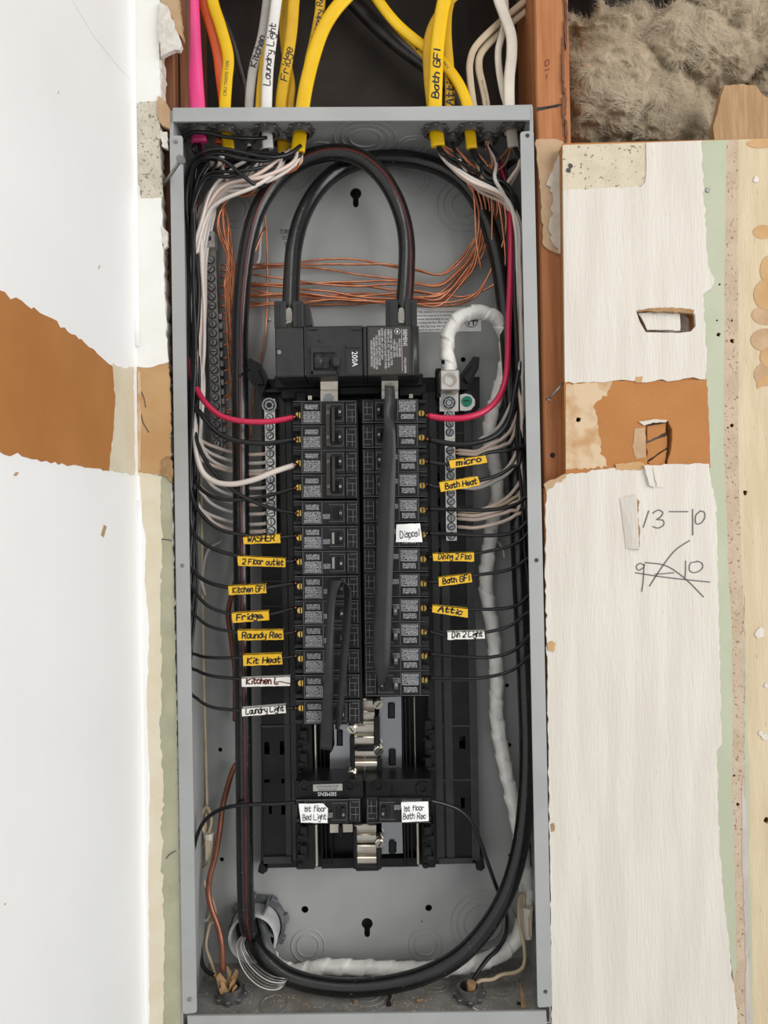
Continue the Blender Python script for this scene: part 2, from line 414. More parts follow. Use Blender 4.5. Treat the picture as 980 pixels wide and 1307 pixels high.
def write_px(txt, x0, y0, x1, y1, h, Y, seed, wid=.95, slant=.12, jit=.2):
    """Handwriting between two measured baseline points, h measured pixels tall."""
    st, adv = glyph_strokes(txt, random.Random(seed), slant, jit); mb = MB()
    a = P(x0, y0, Y); R = (P(x1, y1, Y) - a) / adv
    U = Vector((-R.z, 0, R.x)).normalized() * (h * S(Y) / 6)
    k = U.length / R.length
    pen(mb, st, lambda u, v: a + R * u + U * v, wid)
    return mb

# ------------------------------------------------------------------ printed lettering
_TX = {}
def typed(txt, size, loc, right=(1, 0, 0), up=(0, 0, 1), align='CENTER', xs=1.0):
    if txt not in _TX:
        cu = bpy.data.curves.new('lettering', 'FONT'); cu.body = txt; cu.size = 1; cu.resolution_u = 2
        ob = bpy.data.objects.new('lettering_source', cu); me = bpy.data.meshes.new_from_object(ob)
        _TX[txt] = ([v.co.copy() for v in me.vertices], [tuple(p.vertices) for p in me.polygons])
        bpy.data.objects.remove(ob); bpy.data.curves.remove(cu); bpy.data.meshes.remove(me)
    v, f = _TX[txt]; w = max(p.x for p in v)
    off = {'CENTER': w / 2, 'LEFT': 0, 'RIGHT': w}[align]
    R = Vector(right).normalized() * size * xs; U = Vector(up).normalized() * size; L = Vector(loc)
    return [L + R * (p.x - off) + U * p.y for p in v], f
# ------------------------------------------------------------------ the setting
XL, XR = P(224, 735).x, P(691.5, 725).x       # outer faces of the metal box
ZT, ZB = P(450, 137).z, P(470, 1311).z
DB = 0.100                                     # its depth
XW = P(172, 300).x                             # face of the side wall

def structure(name, mb, m): return solo(name, mb, m, kind='structure')
def flat(parent, name, m, pix, ya, yb, amp=0, step=6, seed=1, straight=(), holes=(), label=None):
    if amp: pix = jag(pix, amp, step, seed, straight)
    return part(name, MB().pplate(pix, ya, yb, holes), m, parent, label)
def nick(x, y, r, seed, n=9):
    q = random.Random(seed); return [(x + r * q.uniform(.65, 1.2) * math.cos(2 * math.pi * i / n), y + r * q.uniform(.65, 1.2) * math.sin(2 * math.pi * i / n)) for i in range(n)]

# side wall, coming towards the camera
wl = structure('wall_left', MB().box((XW - .03, -1.7, -1.25), (XW, 0.02, 1.15)), 'paint_side')
def sidepatch(name, m, pix, t, amp, step, seed, straight=(), t0=0.0):
    q = [(lambda p: (p.y, p.z))(PX(x, y, XW)) for x, y in pix]
    q = jag(q, amp, step, seed, straight)
    mb = MB().plate(q, [], XW + t, XW + t0 - .001, lambda a, b, c: Vector((c, a, b)))
    return part(name, mb, m, wl)
sidepatch('bare_paper', 'brown_paper', [(-60, 352), (0, 371), (60, 404), (120, 447), (141, 466), (147, 470), (146, 520), (143, 560), (138, 601), (90, 594), (40, 586), (0, 577), (-60, 566)], .0006, .0012, .006, 3, (5, 12))
sidepatch('joint_tape', 'paint_cream', [(143, 463), (156, 470), (169.5, 468), (171, 605), (155, 604), (138, 601), (143, 560), (147, 520)], .0009, .0012, .005, 4)
sidepatch('paint_edge', 'paint_side', [(87, -8), (101, -8), (126, 34), (150, 75), (166, 93), (166, 101), (146, 80), (118, 44)], .0004, .0003, .012, 5)
for i, (x, y, w, h) in enumerate(((132, 678, 7, 16), (20, 605, 7, 5), (74, 118, 2, 4), (126, 341, 3, 5), (6, 1154, 3, 3))):
    sidepatch('paint_chip', 'tan_paper' if i < 2 else 'plaster_grey', [(x - w / 2, y + h / 3), (x, y - h / 2), (x + w / 2, y - h / 3), (x, y + h / 2)], .0005, .0006, .003, 20 + i)
# plaster bead running down the corner
mb = MB()
for k in range(18):
    pass
z0 = -1.2
q = []
zb0, zb1 = P(172, 605).z, P(172, 467).z
q2 = []
for k in range(61):
    z = -1.2 + k * 2.3 / 60
    if zb0 < z < zb1: continue
    (q if z < zb0 else q2).append(Vector((XW + .001 + .0006 * noise.noise(Vector((z * 9, 0, 0))), -.0015, z)))
for q_ in (q, q2): part('corner_bead', MB().tube(q_, .0030, 8), 'paint_side', wl)

# panel wall left of the box: layers of paint and torn board
wm = structure('wall_middle', MB().pplate(jag([(150, -60), (206, -60), (204, 30), (206, 132), (203, 200), (208, 310), (213, 440), (217, 560), (219, 620), (222, 760), (225, 900), (229, 1100), (232, 1310), (232, 1420), (150, 1420)], 1.6, 5, 11, (0, 12, 13, 14)), .002, .016), 'gypsum')
flat(wm, 'paint_layer', 'paint_white_smooth', [(165, -60), (207, -60), (206, 20), (203, 60), (204, 118), (200, 132), (178, 130), (177, 190), (180, 252), (206, 252), (208, 330), (213, 440), (215, 462), (196, 468), (165, 469)], .0006, .003, 1.0, 6, 12, (0, 14))
flat(wm, 'bare_plaster', 'plaster_grey', [(171, 132), (205, 128), (204, 200), (207, 252), (180, 253), (175, 220), (172, 180)], .0002, .003, 1.0, 6, 13)
flat(wm, 'torn_paper', 'gypsum', [(204, 2), (214, 8), (222, 34), (232, 58), (229, 64), (216, 66), (205, 72), (202, 40)], -.004, .001, 1.8, 5, 14, label='torn flap of white plasterboard paper')
flat(wm, 'torn_paper', 'tan_paper', [(204, -30), (222, -30), (230, 20), (233, 50), (226, 42), (216, 14), (206, 4)], -.001, .006, 1.4, 5, 15, label='torn flap of brown backing paper')
flat(wm, 'torn_paper', 'tan_paper', [(202, 122), (210, 128), (217, 140), (216, 164), (207, 160), (200, 146)], -.001, .004, 1.4, 5, 16, label='curled flap of brown backing paper')
flat(wm, 'torn_paper', 'gypsum', [(204, 166), (213, 168), (214, 190), (206, 186)], .0, .004, 1.2, 4, 17, label='torn flap of white plasterboard paper')
flat(wm, 'torn_paper', 'gypsum', [(206, 288), (214, 296), (214, 314), (208, 318)], .0, .004, 1.2, 4, 18, label='torn flap of white plasterboard paper')
flat(wm, 'bare_paper', 'brown_paper_pale', [(165, 468), (190, 467), (215, 463), (217, 500), (218, 552), (217, 606), (200, 605), (165, 603)], .001, .003, 1.0, 4, 19, (7,))
flat(wm, 'paper_strip', 'scuffed_paper', [(176, 474), (179, 474), (180, 530), (179, 600), (176, 600), (175, 540)], .0002, .0015, .5, 5, 20)
flat(wm, 'torn_paper', 'kraft', [(207, 586), (214, 582), (219, 588), (220, 616), (213, 608), (206, 604)], -.0005, .003, 1.4, 4, 21, label='brown paper tear near the metal flange')
flat(wm, 'paint_layer', 'paint_cream', [(165, 604), (184, 604), (206, 608), (205, 640), (207, 680), (204, 760), (206, 850), (204, 930), (208, 990), (206, 1100), (210, 1200), (208, 1300), (210, 1420), (165, 1420)], .0008, .003, 1.3, 6, 22, (12, 13))
flat(wm, 'paint_layer', 'paint_side', [(160, 604), (178, 607), (180, 660), (186, 690), (184, 740), (190, 800), (187, 900), (191, 1000), (189, 1100), (190, 1250), (188, 1420), (160, 1420)], .0002, .0025, .7, 9, 23, (10, 11))
flat(wm, 'paint_layer', 'paint_olive', [(203, 606), (217, 609), (219, 640), (222, 760), (225, 900), (229, 1100), (232, 1300), (232, 1420), (203, 1420), (203, 1000)], .0014, .003, .7, 6, 24, (6, 7, 8))
for i, (a, b) in enumerate((((176, 492), (186, 520)), ((180, 528), (190, 552)), ((206, 688), (219, 690)), ((212, 1096), (224, 1086)))):
    q = cr([P(a[0], a[1], .0008), P((a[0] + b[0]) / 2 + (-1) ** i * 2, (a[1] + b[1]) / 2, .0007), P(b[0], b[1], .0008)], 4)
    part('crack', MB().tube(q, .0004, 5), 'print_dark', wm)

# plasterboard right of the box
holes = [[(812, 398), (828, 395), (872, 394), (882, 396), (887, 402), (888, 416), (882, 423), (866, 425), (824, 424), (816, 410)],
         jag([(824, 541), (836, 536), (852, 536), (858, 548), (857, 570), (852, 592), (846, 596), (826, 592), (824, 565)], .7, 5, 31)]
for i, (x, y, r) in enumerate(((917, 427, 3.0), (935, 435, 3.4), (934, 543, 3.0), (951, 629, 3.6), (929, 546, 1.6), (738, 536, 4), (918, 363, 1.6), (934, 409, 1.6), (915, 409, 1.6), (942, 1027, 2.8), (978, 1047, 4), (937, 990, 1.8), (944, 990, 1.6))):
    holes.append(nick(x, y, r, 40 + i))
wr = structure('wall_right', MB().pplate([(718, 183), (905, 178.5), (1010, 176), (1200, 173), (1200, 1430), (706, 1430), (704, 1307), (700, 960), (696, 720), (694, 626), (708, 612), (722, 604), (721, 480), (719.5, 340)], .002, .016, holes), 'brown_paper')
part('board_core', MB().pplate([(800, 380), (990, 380), (990, 1100), (800, 1100)], .0165, .018), 'gypsum', wr)
h1, h2 = [holes[0]], [holes[1]]
rnails = holes[2:]
def inside(L, pix):
    """The holes of L whose centre lies in the polygon, so that each layer is pierced with the board."""
    out = []
    def hit(cx_, cy_):
        c = False
        for i in range(len(pix)):
            a, b = pix[i], pix[i - 1]
            if (a[1] > cy_) != (b[1] > cy_) and cx_ < (b[0] - a[0]) * (cy_ - a[1]) / (b[1] - a[1]) + a[0]: c = not c
        return c
    for h in L:
        mx_, my_ = sum(p[0] for p in h) / len(h), sum(p[1] for p in h) / len(h)
        if all(hit(mx_ + (x - mx_) * 1.1 + s, my_ + (y - my_) * 1.1) for x, y in h for s in (-1.6, 0, 1.6)): out.append(h)
    return out
def layer(name, m, pix, ya, amp, step, seed, straight=(), label=None):
    return flat(wr, name, m, pix, ya, .003, amp, step, seed, straight, inside(holes, pix), label)
layer('paint_layer', 'paint_buff', [(938, 178), (1200, 173), (1200, 1430), (945, 1430), (944, 1000), (938, 700), (936, 400)], .0012, .6, 8, 50, (0, 1, 2))
layer('bare_board', 'speckled', [(924, 178.5), (942, 178), (942, 400), (942.5, 600), (946, 720), (950, 800), (950, 960), (952, 1040), (955, 1180), (957, 1307), (958, 1430), (938, 1430), (934, 1200), (926, 900), (922, 600), (921, 300)], .0009, .5, 7, 51, (0, 10))
layer('paint_layer', 'paint_mauve', [(947, 995), (952, 1030), (955, 1100), (955, 1200), (959, 1320), (959, 1430), (953, 1430), (951, 1200), (947, 1100)], .0006, .6, 7, 53)
layer('paint_layer', 'paint_green', [(950, 760), (953, 900), (956, 1000), (957, 1100), (960, 1220), (962, 1430), (958, 1430), (955, 1180), (952, 1040), (950, 960)], .0008, .6, 7, 54)
layer('paint_layer', 'paint_green', [(890, 179.5), (927, 178.5), (925.5, 300), (924, 440), (923, 560), (926, 620), (929, 720), (934, 800), (935, 900), (934, 1000), (938, 1130), (940, 1235), (936, 1250), (915, 1100), (906, 700), (896, 400)], .0006, .5, 8, 52, (0, 11, 12, 13, 14))
layer('bare_paper', 'brown_paper', [(720, 484), (812, 486), (860, 486), (902, 484), (905, 540), (907, 597), (840, 600), (780, 604), (722, 606)], .0005, .8, 6, 55, (7, 8))
layer('paper_strip', 'scuffed_paper', [(722, 490), (782, 486), (775, 500), (757, 520), (764, 545), (766, 570), (775, 596), (722, 599)], .0001, 2.0, 4, 56, (7,))
layer('bare_board', 'speckled_pale', [(718, 185), (826, 182), (826, 236), (800, 240), (760, 242), (718.5, 245)], .0003, .6, 6, 57, (0, 5))
layer('paint_layer', 'paint_white', [(718.5, 243), (760, 241), (800, 239), (818, 238), (823, 233), (825, 216), (824.5, 182), (895, 179.5), (897, 230), (901, 300), (904, 340), (912, 356), (908, 368), (897, 376), (900, 420), (902, 460), (900, 484), (880, 482), (858, 486), (845, 484), (820, 488), (800, 485), (770, 488), (721, 488), (719.5, 340)], -.0006, 1.2, 6, 58, (5, 6, 23, 24))
layer('paint_layer', 'paint_white', [(697, 626), (709, 613), (722, 606), (760, 600), (800, 596), (830, 594), (862, 592), (905, 592), (908, 620), (914, 645), (915, 700), (917, 760), (919, 850), (921, 925), (921, 950), (915, 958), (916, 1020), (918, 1080), (924, 1150), (932, 1220), (938, 1270), (943, 1330), (946, 1430), (706, 1430), (704, 1307), (700, 960), (696, 720)], -.0006, 1.0, 6, 59, (21, 22, 23))
# peeled scallops at the right of the frame
for i, (x, y, a, b) in enumerate(((974, 296, 13, 9), (984, 345, 14, 20), (980, 376, 18, 20), (980, 402, 21, 13), (978, 434, 20, 15), (984, 456, 14, 14), (978, 478, 16, 15), (970, 183, 17, 6))):
    flat(wr, 'peeled_patch', ('brown_paper_pale', 'tan_paper')[i in (3, 4, 6)], circ(x, y, a, 18, b), .0008 - .0001 * (i % 3), .003, .9, 4, 70 + i)
flat(wr, 'peeled_patch', 'brown_paper_pale', [(966, 488), (988, 470), (990, 484), (967, 496)], .0007, .003, .6, 4, 79)
for i, (x, y, w, h) in enumerate(((970, 808, 7, 8), (978, 875, 3, 4), (971, 936, 3, 6), (976, 941, 5, 6), (965, 229, 4, 3))):
    flat(wr, 'paint_chip', 'paint_white', nick(x, y, w, 90 + i), .0004, .002)
# flaps in the two cut slots, dents and nail heads of the board
flat(wr, 'cut_flap', 'paint_white', [(814, 400), (840, 397), (868, 397), (868, 422), (826, 421), (820, 408)], .0035, .006, .6, 5, 100, label='white flap of board pushed back into the slot')
flat(wr, 'torn_paper', 'kraft', [(812, 397), (836, 393), (858, 392), (886, 396), (884, 400), (858, 398), (836, 398)], -.0012, .002, .9, 4, 101, label='ragged brown paper along the slot')
flat(wr, 'cut_flap', 'brown_paper', [(826, 544), (850, 540), (849, 552), (826, 563)], .003, .0055, .5, 5, 102, label='brown flap of board folded into the hole')
flat(wr, 'cut_flap', 'brown_paper', [(825, 566), (851, 556), (851, 571), (826, 588)], .0045, .007, .5, 5, 103, label='brown flap of board folded into the hole')
flat(wr, 'cut_flap', 'brown_paper', [(827, 590), (851, 574), (848, 594), (832, 596)], .003, .0055, .5, 5, 104, label='brown flap of board folded into the hole')
flat(wr, 'peeled_patch', 'tan_paper', [(810, 547), (823, 546), (824, 584), (812, 586), (807, 570)], .0001, .002, .6, 5, 105)
flat(wr, 'torn_paper', 'paper_fuzz', [(815, 538), (834, 535), (852, 536), (850, 539), (834, 539), (822, 543)], -.001, .002, .6, 4, 106)
flat(wr, 'peeled_patch', 'brown_paper_pale', [(785, 592), (816, 589), (824, 594), (818, 600), (786, 600)], -.001, .001, .8, 4, 107)
flat(wr, 'peeled_patch', 'brown_paper_pale', [(811, 481), (820, 480), (819, 488), (811, 488)], -.0009, .001, .4, 4, 108)
flat(wr, 'bent_flap', 'paint_white', [(822, 594), (832, 596), (836, 622), (829, 620)], -.0035, .001, .3, 5, 109, label='white flap of board standing proud under the hole')
flat(wr, 'bent_flap', 'paint_white', [(833, 597), (852, 596), (848, 622), (838, 622)], -.0014, .001, .4, 5, 110, label='white flap of board standing proud under the hole')
mb = MB()
q = [P(791, 636, -.0012), P(812, 632, -.0042), P(815, 701, -.0046), P(799, 700, -.0012), P(791, 636, .001), P(813, 632, .001), P(816, 702, .001), P(799, 700, .001)]
mb.add(q, [(0, 1, 2, 3), (4, 7, 6, 5), (0, 4, 5, 1), (1, 5, 6, 2), (2, 6, 7, 3), (3, 7, 4, 0)])
part('bent_flap', mb, 'paint_white', wr, 'white flap of paint lifting beside the pencilled numbers')
flat(wr, 'torn_paper', 'kraft', [(811, 634), (816, 640), (814, 660), (817, 680), (815, 702), (811, 690), (812, 660)], -.0012, .001, .8, 4, 112)
flat(wr, 'paint_chip', 'brown_paper_pale', [(698, 822), (704, 818), (709, 821), (707, 832), (699, 830)], -.0016, .001, .6, 4, 113)
flat(wr, 'paint_chip', 'kraft', [(703, 1052), (707, 1051), (708, 1060), (704, 1062)], -.0014, .001, .5, 4, 114)
flat(wr, 'torn_paper', 'tan_paper', [(694, 618), (704, 612), (718, 606), (723, 604), (722, 610), (708, 618), (697, 628)], -.001, .002, 1.2, 4, 115)
for i, (x, y) in enumerate(((728, 211), (726, 217), (904, 242))):
    flat(wr, 'paint_chip', 'print_dark' if i < 2 else 'steel_dull', nick(x, y, 3.2, 120 + i), -.0005, .001)
# numbers pencilled on the board
YW = -.0011
def pencil(sets, wid, name='handwriting'):
    mb = MB()
    pen(mb, [[Vector((x, y, 0)) for x, y in s] for s in sets], lambda x, y: P(x, y, YW), wid)
    return part(name, mb, 'ink_grey', wr)
pencil([[(828, 652), (824, 664), (821, 673)], [(833, 655), (840, 651), (846, 654), (843, 660), (838, 663), (846, 664), (847, 670), (840, 674), (833, 672)], [(854, 653), (865, 653), (878, 653)], [(884, 650), (884, 667), (884, 683)], [(893, 653), (888, 658), (888, 668), (894, 668), (899, 662), (899, 654), (893, 652)]], 1.3)
pencil([[(823, 722), (817, 719), (812, 723), (815, 728), (822, 724)], [(822, 720), (821, 740), (819, 755)], [(836, 733), (849, 732), (860, 731)], [(875, 716), (875, 728), (874, 739)], [(889, 717), (881, 719), (880, 728), (887, 731), (896, 726), (896, 719), (889, 716)]], 1.2)
pencil([[(829, 748), (846, 722), (862, 702), (880, 690)], [(823, 718), (850, 722), (875, 739), (898, 762)], [(811, 731), (850, 737), (906, 743)]], 1.3, 'crossing_out')

# timber framing round the box
sx0, sx1 = P(684, 60, .016).x, P(727, 60, .016).x
def stud(x0, x1, y0, y1, z0, z1, m, label):
    return solo('wall_stud', MB().box((x0, y0, z0), (x1, y1, z1), .0015), m, label, 'stud')
st_r = stud(sx0, sx1, .018, .108, -.75, .75, 'wood_stud', 'reddish bare timber stud along the right side of the metal box')
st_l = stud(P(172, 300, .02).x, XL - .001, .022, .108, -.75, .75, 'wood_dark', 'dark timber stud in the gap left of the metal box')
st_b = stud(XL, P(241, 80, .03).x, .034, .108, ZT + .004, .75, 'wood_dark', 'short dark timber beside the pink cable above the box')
flat(st_r, 'paper_remnant', 'tan_paper', [(684, 178), (706, 177), (719, 181), (722, 328), (708, 322), (694, 314), (690, 250)], .016, .0185, 1.4, 6, 130, label='torn brown board paper left on the stud')
flat(st_r, 'paper_remnant', 'paper_fuzz', [(718, 188), (710, 205), (702, 222), (697, 236), (706, 252), (704, 276), (700, 292), (702, 304), (716, 324), (722, 328), (722, 188)], .0145, .018, 2.0, 4, 131, label='fuzzy grey edge of torn paper')
for s in ([(685, 138), (700, 136), (714, 133)], [(685, 141), (699, 138), (716, 134)], [(686, 139), (712, 136)]):
    mb = MB(); pen(mb, [[Vector((x, y, 0)) for x, y in s]], lambda x, y: P(x, y, .0177), 1.6); part('pencil_mark', mb, 'ink', st_r)
mb = MB(); pen(mb, [[Vector((x, y, 0)) for x, y in s] for s in ([(696, 78), (700, 76), (700, 82), (696, 84), (696, 78)], [(695, 90), (701, 88)], [(698, 95), (697, 100)])], lambda x, y: P(x, y, .0177), .9); part('pencil_mark', mb, 'ink_brown', st_r)
part('knot', MB().cyl(P(705, 581, .0172), P(705, 581, .019), .0026, 12), 'hole_dark', st_r)
mb = MB()
for i in range(9):
    x = 717 + rnd.uniform(0, 7); y = -20 + i * 20 + rnd.uniform(0, 12); mb.pplate(jag([(x, y), (x + 2.5, y + 4), (x + 3, y + 26), (x + 1.5, y + 38), (x - .5, y + 16)], .5, 4, 140 + i), .0164 - .0006 * (i % 3), .019)
part('splintered_edge', mb, 'wood_dark', st_r, 'splintered dark edge of the stud')

structure('wall_back', MB().box((XL - .09, .112, -.78), (.60, .125, .80)), 'tar_board')
structure('unseen_top_plate_1', MB().box((XL - .09, .012, .66), (.60, .111, .70)), 'wood_dark')  # unseen top plate, added to keep light from above out of the cavity

# ------------------------------------------------------------------ mineral wool
def wool():
    mb = MB(); nx, ny = 170, 130; org = None
    r = random.Random(3)
    lumps = [(r.uniform(725, 1010), r.uniform(-40, 190), r.uniform(12, 34)) for _ in range(70)]
    lumps += [(790, 110, 70), (850, 140, 60), (915, 60, 60), (870, 50, 50), (780, 60, 40), (945, 20, 50), (752, 168, 26), (766, 30, 26)]
    V = []
    for j in range(ny):
        for i in range(nx):
            x = 723 + 300 * i / (nx - 1); y = -60 + 262 * j / (ny - 1)
            b = 0
            for lx, ly, lr in lumps:
                d = ((x - lx) ** 2 + (y - ly) ** 2) / (lr * lr)
                if d < 1: b = max(b, math.sqrt(1 - d) * lr)
            n1 = noise.fractal(Vector((x * .018, y * .022, 1)), 1.0, 2.0, 5)
            n2 = noise.fractal(Vector((x * .09, y * .11, 4)), .9, 2.0, 4)
            edge = 18 + 20 * noise.noise(Vector((x * .03, 2, 0))) + max(0, (800 - x) * .12) - max(0, (x - 835) * .75)
            hide = max(0.0, min(1.0, (edge - y) / 16))
            hide *= 1 - .9 * math.exp(-((x - 764 - y * .15) / 8) ** 2)
            Y = .082 - b * .00075 - n1 * .013 - n2 * .0024 + hide * .06
            Y = max(.024, min(.1105, Y))
            V.append(P(x, y, Y))
    f = [(j * nx + i, j * nx + i + 1, (j + 1) * nx + i + 1, (j + 1) * nx + i) for j in range(ny - 1) for i in range(nx - 1)]
    f = [q for q in f if max(V[i].y for i in q) < .106]
    mb.add(V, f, True)
    # fold the sheet back to the board so the batt has a thickness
    o = solo('insulation_batt', mb, 'wool', 'matted beige mineral wool stuffed in the wall cavity at the top right', 'insulation')
    fb = MB(); gb = MB()
    for k in range(30000):
        i = r.randrange(nx); j = r.randrange(ny); p = V[j * nx + i]
        if p.y > .104: continue
        a = math.pi * 2 * noise.noise(p * 26 + Vector((5, 0, 0))) * 1.5 + r.uniform(-.5, .5)
        L = r.uniform(.004, .013); d = Vector((math.cos(a), -r.uniform(.02, .30), math.sin(a))); e = Vector((-d.z, 0, d.x)) * r.uniform(.00007, .00018)
        c = Vector((r.uniform(-1, 1), r.uniform(-1, .2), r.uniform(-1, 1))) * .0025
        q = [p, p + d * L * .5 + c, p + d * L + c * .4]
        fb.add([q[0] - e, q[0] + e, q[1] - e, q[1] + e, q[2]], [(0, 1, 3, 2), (2, 3, 4)])
    part('fibres', fb, 'wool_fibre', o, 'loose pale fibres standing off the wool', 'stuff')
    for k in range(700):
        x = r.gauss(738, 14) if k < 420 else r.uniform(726, 860); y = r.gauss(70, 45) if k < 420 else r.uniform(20, 100)
        i = int((x - 723) / 300 * (nx - 1)); j = int((y + 60) / 262 * (ny - 1))
        if not (0 <= i < nx and 0 <= j < ny): continue
        p = V[j * nx + i]
        if p.y > .1: continue
        s = r.uniform(.0004, .0013); u = Vector((r.uniform(-1, 1), r.uniform(-1, 0), r.uniform(-1, 1))) * s
        gb.add([p + Vector((0, -.0008, 0)), p + u + Vector((s, -.001, 0)), p + u + Vector((0, -.0015, s))], [(0, 1, 2)])
    part('flecks', gb, 'wool_fleck', o, 'crumbs of brown paper caught in the wool', 'stuff')
wool()
mb = MB(); mb.pplate(jag([(924, 109), (948, 107), (966, 110), (974, 122), (990, 128), (992, 178), (912, 179), (910, 164), (917, 136)], .8, 6, 150, (5, 6)), .006, .016)
sp_ = solo('board_offcut', mb, 'wood_light', 'pale brown wood grained offcut wedged upright against the wool', 'wood piece')

# nails
def nail(x0, y0, ya, x1, y1, yb, r, label):
    a, b = P(x0, y0, ya), P(x1, y1, yb); d = (b - a).normalized()
    t = thing('bent_nail', label, 'nail', b)
    part('shank', MB().cyl(a + d * .001, b, r, 10), 'steel_dull', t); part('head', MB().cyl(a, a + d * .0016, r * 2.6, 16), 'steel_dull', t)
nail(231, 203, -.030, 207, 240, .010, .0017, 'long steel nail sticking out of the wall at the top left corner of the box')
nail(699, 511, .008, 719, 488, .004, .0011, 'thin nail bent over on the stud right of the box')
# ------------------------------------------------------------------ the metal box
TK = .0014
box = thing('electrical_enclosure', 'tall open grey metal electrical box set between torn wallboards', 'electrical box', ((XL + XR) / 2, DB, ZB))
wx = lambda L, Y=DB: [((q := P(x, y, Y)).x, q.z) for x, y in L]
def keyhole(x, y, r=7.2, w=3.6, l=9):
    a0 = math.asin(w / r); pts = []
    for i in range(15):
        a = math.pi / 2 + a0 + (2 * math.pi - 2 * a0) * i / 14
        pts.append((x + r * math.cos(a), y + r * math.sin(a)))
    pts += [(x + w, y + r + l - 2)] + [(x + w * math.cos(a), y + r + l - 2 + w * math.sin(a)) for a in (.8, 1.57, 2.3)] + [(x - w, y + r + l - 2)]
    return pts
bh = [keyhole(454, 247), keyhole(468.5, 1179)] + [circ(x, y, r, 14) for x, y, r in
     ((389, 1161, 4.6), (547, 1159, 4.4), (281, 957, 2.8), (283, 1097, 2.8), (591, 459, 3.2), (639, 474, 2.6), (647, 875, 2.6), (650, 951, 2.8), (651, 1092, 2.8), (538, 1176, 1))]
part('back_panel', MB().plate([(XL, ZB), (XR, ZB), (XR, ZT), (XL, ZT)], [wx(h) for h in bh], DB, DB + TK), 'enamel', box)
part('side_panel', MB().box((XL, .0005, ZB), (XL + TK, DB, ZT)), 'enamel', box)
part('side_panel', MB().box((XR - TK, .0005, ZB), (XR, DB, ZT)), 'enamel', box)
part('top_panel', MB().box((XL + TK, .0005, ZT - TK), (XR - TK, DB, ZT)), 'enamel', box)
part('bottom_panel', MB().box((XL + TK, .0005, ZB), (XR - TK, DB, ZB + TK)), 'enamel_dusty', box, 'bottom of the box covered in dust and wood crumbs')
def flange(pix, holes=()):
    return MB().pplate(pix, -.0012, .0006, [circ(x, y, 2.9, 12) for x, y in holes])
rc = lambda x0, y0, x1, y1, x2, y2, x3, y3, r: [(x0, y0 + r), (x0 + r * .3, y0 + r * .3), (x0 + r, y0), (x1 - r, y1), (x1 - r * .3, y1 + r * .3), (x1, y1 + r), (x2, y2 - r), (x2 - r * .3, y2 - r * .3), (x2 - r, y2), (x3 + r, y3), (x3 + r * .3, y3 - r * .3), (x3, y3 - r)]
part('flange', flange(rc(216.5, 173, 233, 173, 251, 1293, 233, 1294, 3), ((232.5, 722),)), 'enamel', box)
part('flange', flange(rc(664, 168, 681, 167, 704.5, 1285, 686, 1286, 3), ((673, 173), (684.5, 715), (696, 1266))), 'enamel', box)
part('top_lip', MB().pplate([(220.5, 137.5), (676.5, 135.5), (676.5, 153), (220.5, 155)], -.0022, .0), 'enamel', box)
part('bottom_lip', MB().pplate([(239, 1297), (697, 1290.5), (698, 1312), (240, 1316)], -.0022, .0), 'enamel', box)
part('corner_fold', MB().pbox(216.8, 142, 221.5, 176, .0006, .012), 'enamel', box); part('corner_fold', MB().pbox(675.5, 136, 680.6, 170, .0006, .012), 'enamel', box)
def screw_mb(c, r, n=14, depth=.0016, axis=(0, 1, 0)):
    c = Vector(c); axv = Vector(axis)
    return MB().cyl(c - axv * depth, c + axv * .001, r * .82, n, r)
for x, y in ((224.5, 181), (242.5, 1275)):
    part('rivet', screw_mb(P(x, y, -.0012), .0021), 'steel_dull', box)
# knockouts: pressed rings
def knock(kind, x, y, rs):
    """Pressed rings round a knockout on the back ('b'), top ('t') or floor ('f') of the box; radii in measured pixels."""
    mb = MB()
    for r in rs:
        if kind == 'b': c = P(x, y, DB); mb.torus(c, (0, 1, 0), r * S(DB), .0010, 30, 6)
        elif kind == 't': c = PZ(x, y, ZT - TK); mb.torus(c, (0, 0, 1), r, .0011, 36, 6)
        elif kind == 'f': c = PZ(x, y, ZB + TK); mb.torus(c, (0, 0, 1), r, .0010, 36, 6)
        else: c = PX(x, y, XR - TK); mb.torus(c, (1, 0, 0), r, .0006, 30, 5)
    part('knockout', mb, 'enamel_dusty' if kind == 'f' else 'enamel', box)
for a in (('b', 377, 226, (18, 12)), ('b', 529, 229, (19, 13)), ('b', 591, 262, (34, 26, 15)), ('b', 393, 1207, (21, 14)), ('b', 543, 1205, (21, 14)), ('b', 616, 1178, (41, 33, 24)),
          ('b', 300, 268, (22, 15)), ('t', 466, 176, (.033, .025, .017)), ('t', 528, 185, (.018, .012)), ('t', 410, 190, (.014,)), ('f', 470, 1268, (.026, .019, .012)), ('f', 640, 1258, (.02, .013)), ('f', 556, 1252, (.017, .011)), ('f', 350, 1282, (.014,)), ('r', 680, 1130, (.016, .01)), ('r', 672, 300, (.016, .01))): knock(*a)
part('screw', screw_mb(P(344, 408, DB - .001), .002), 'zinc', box)
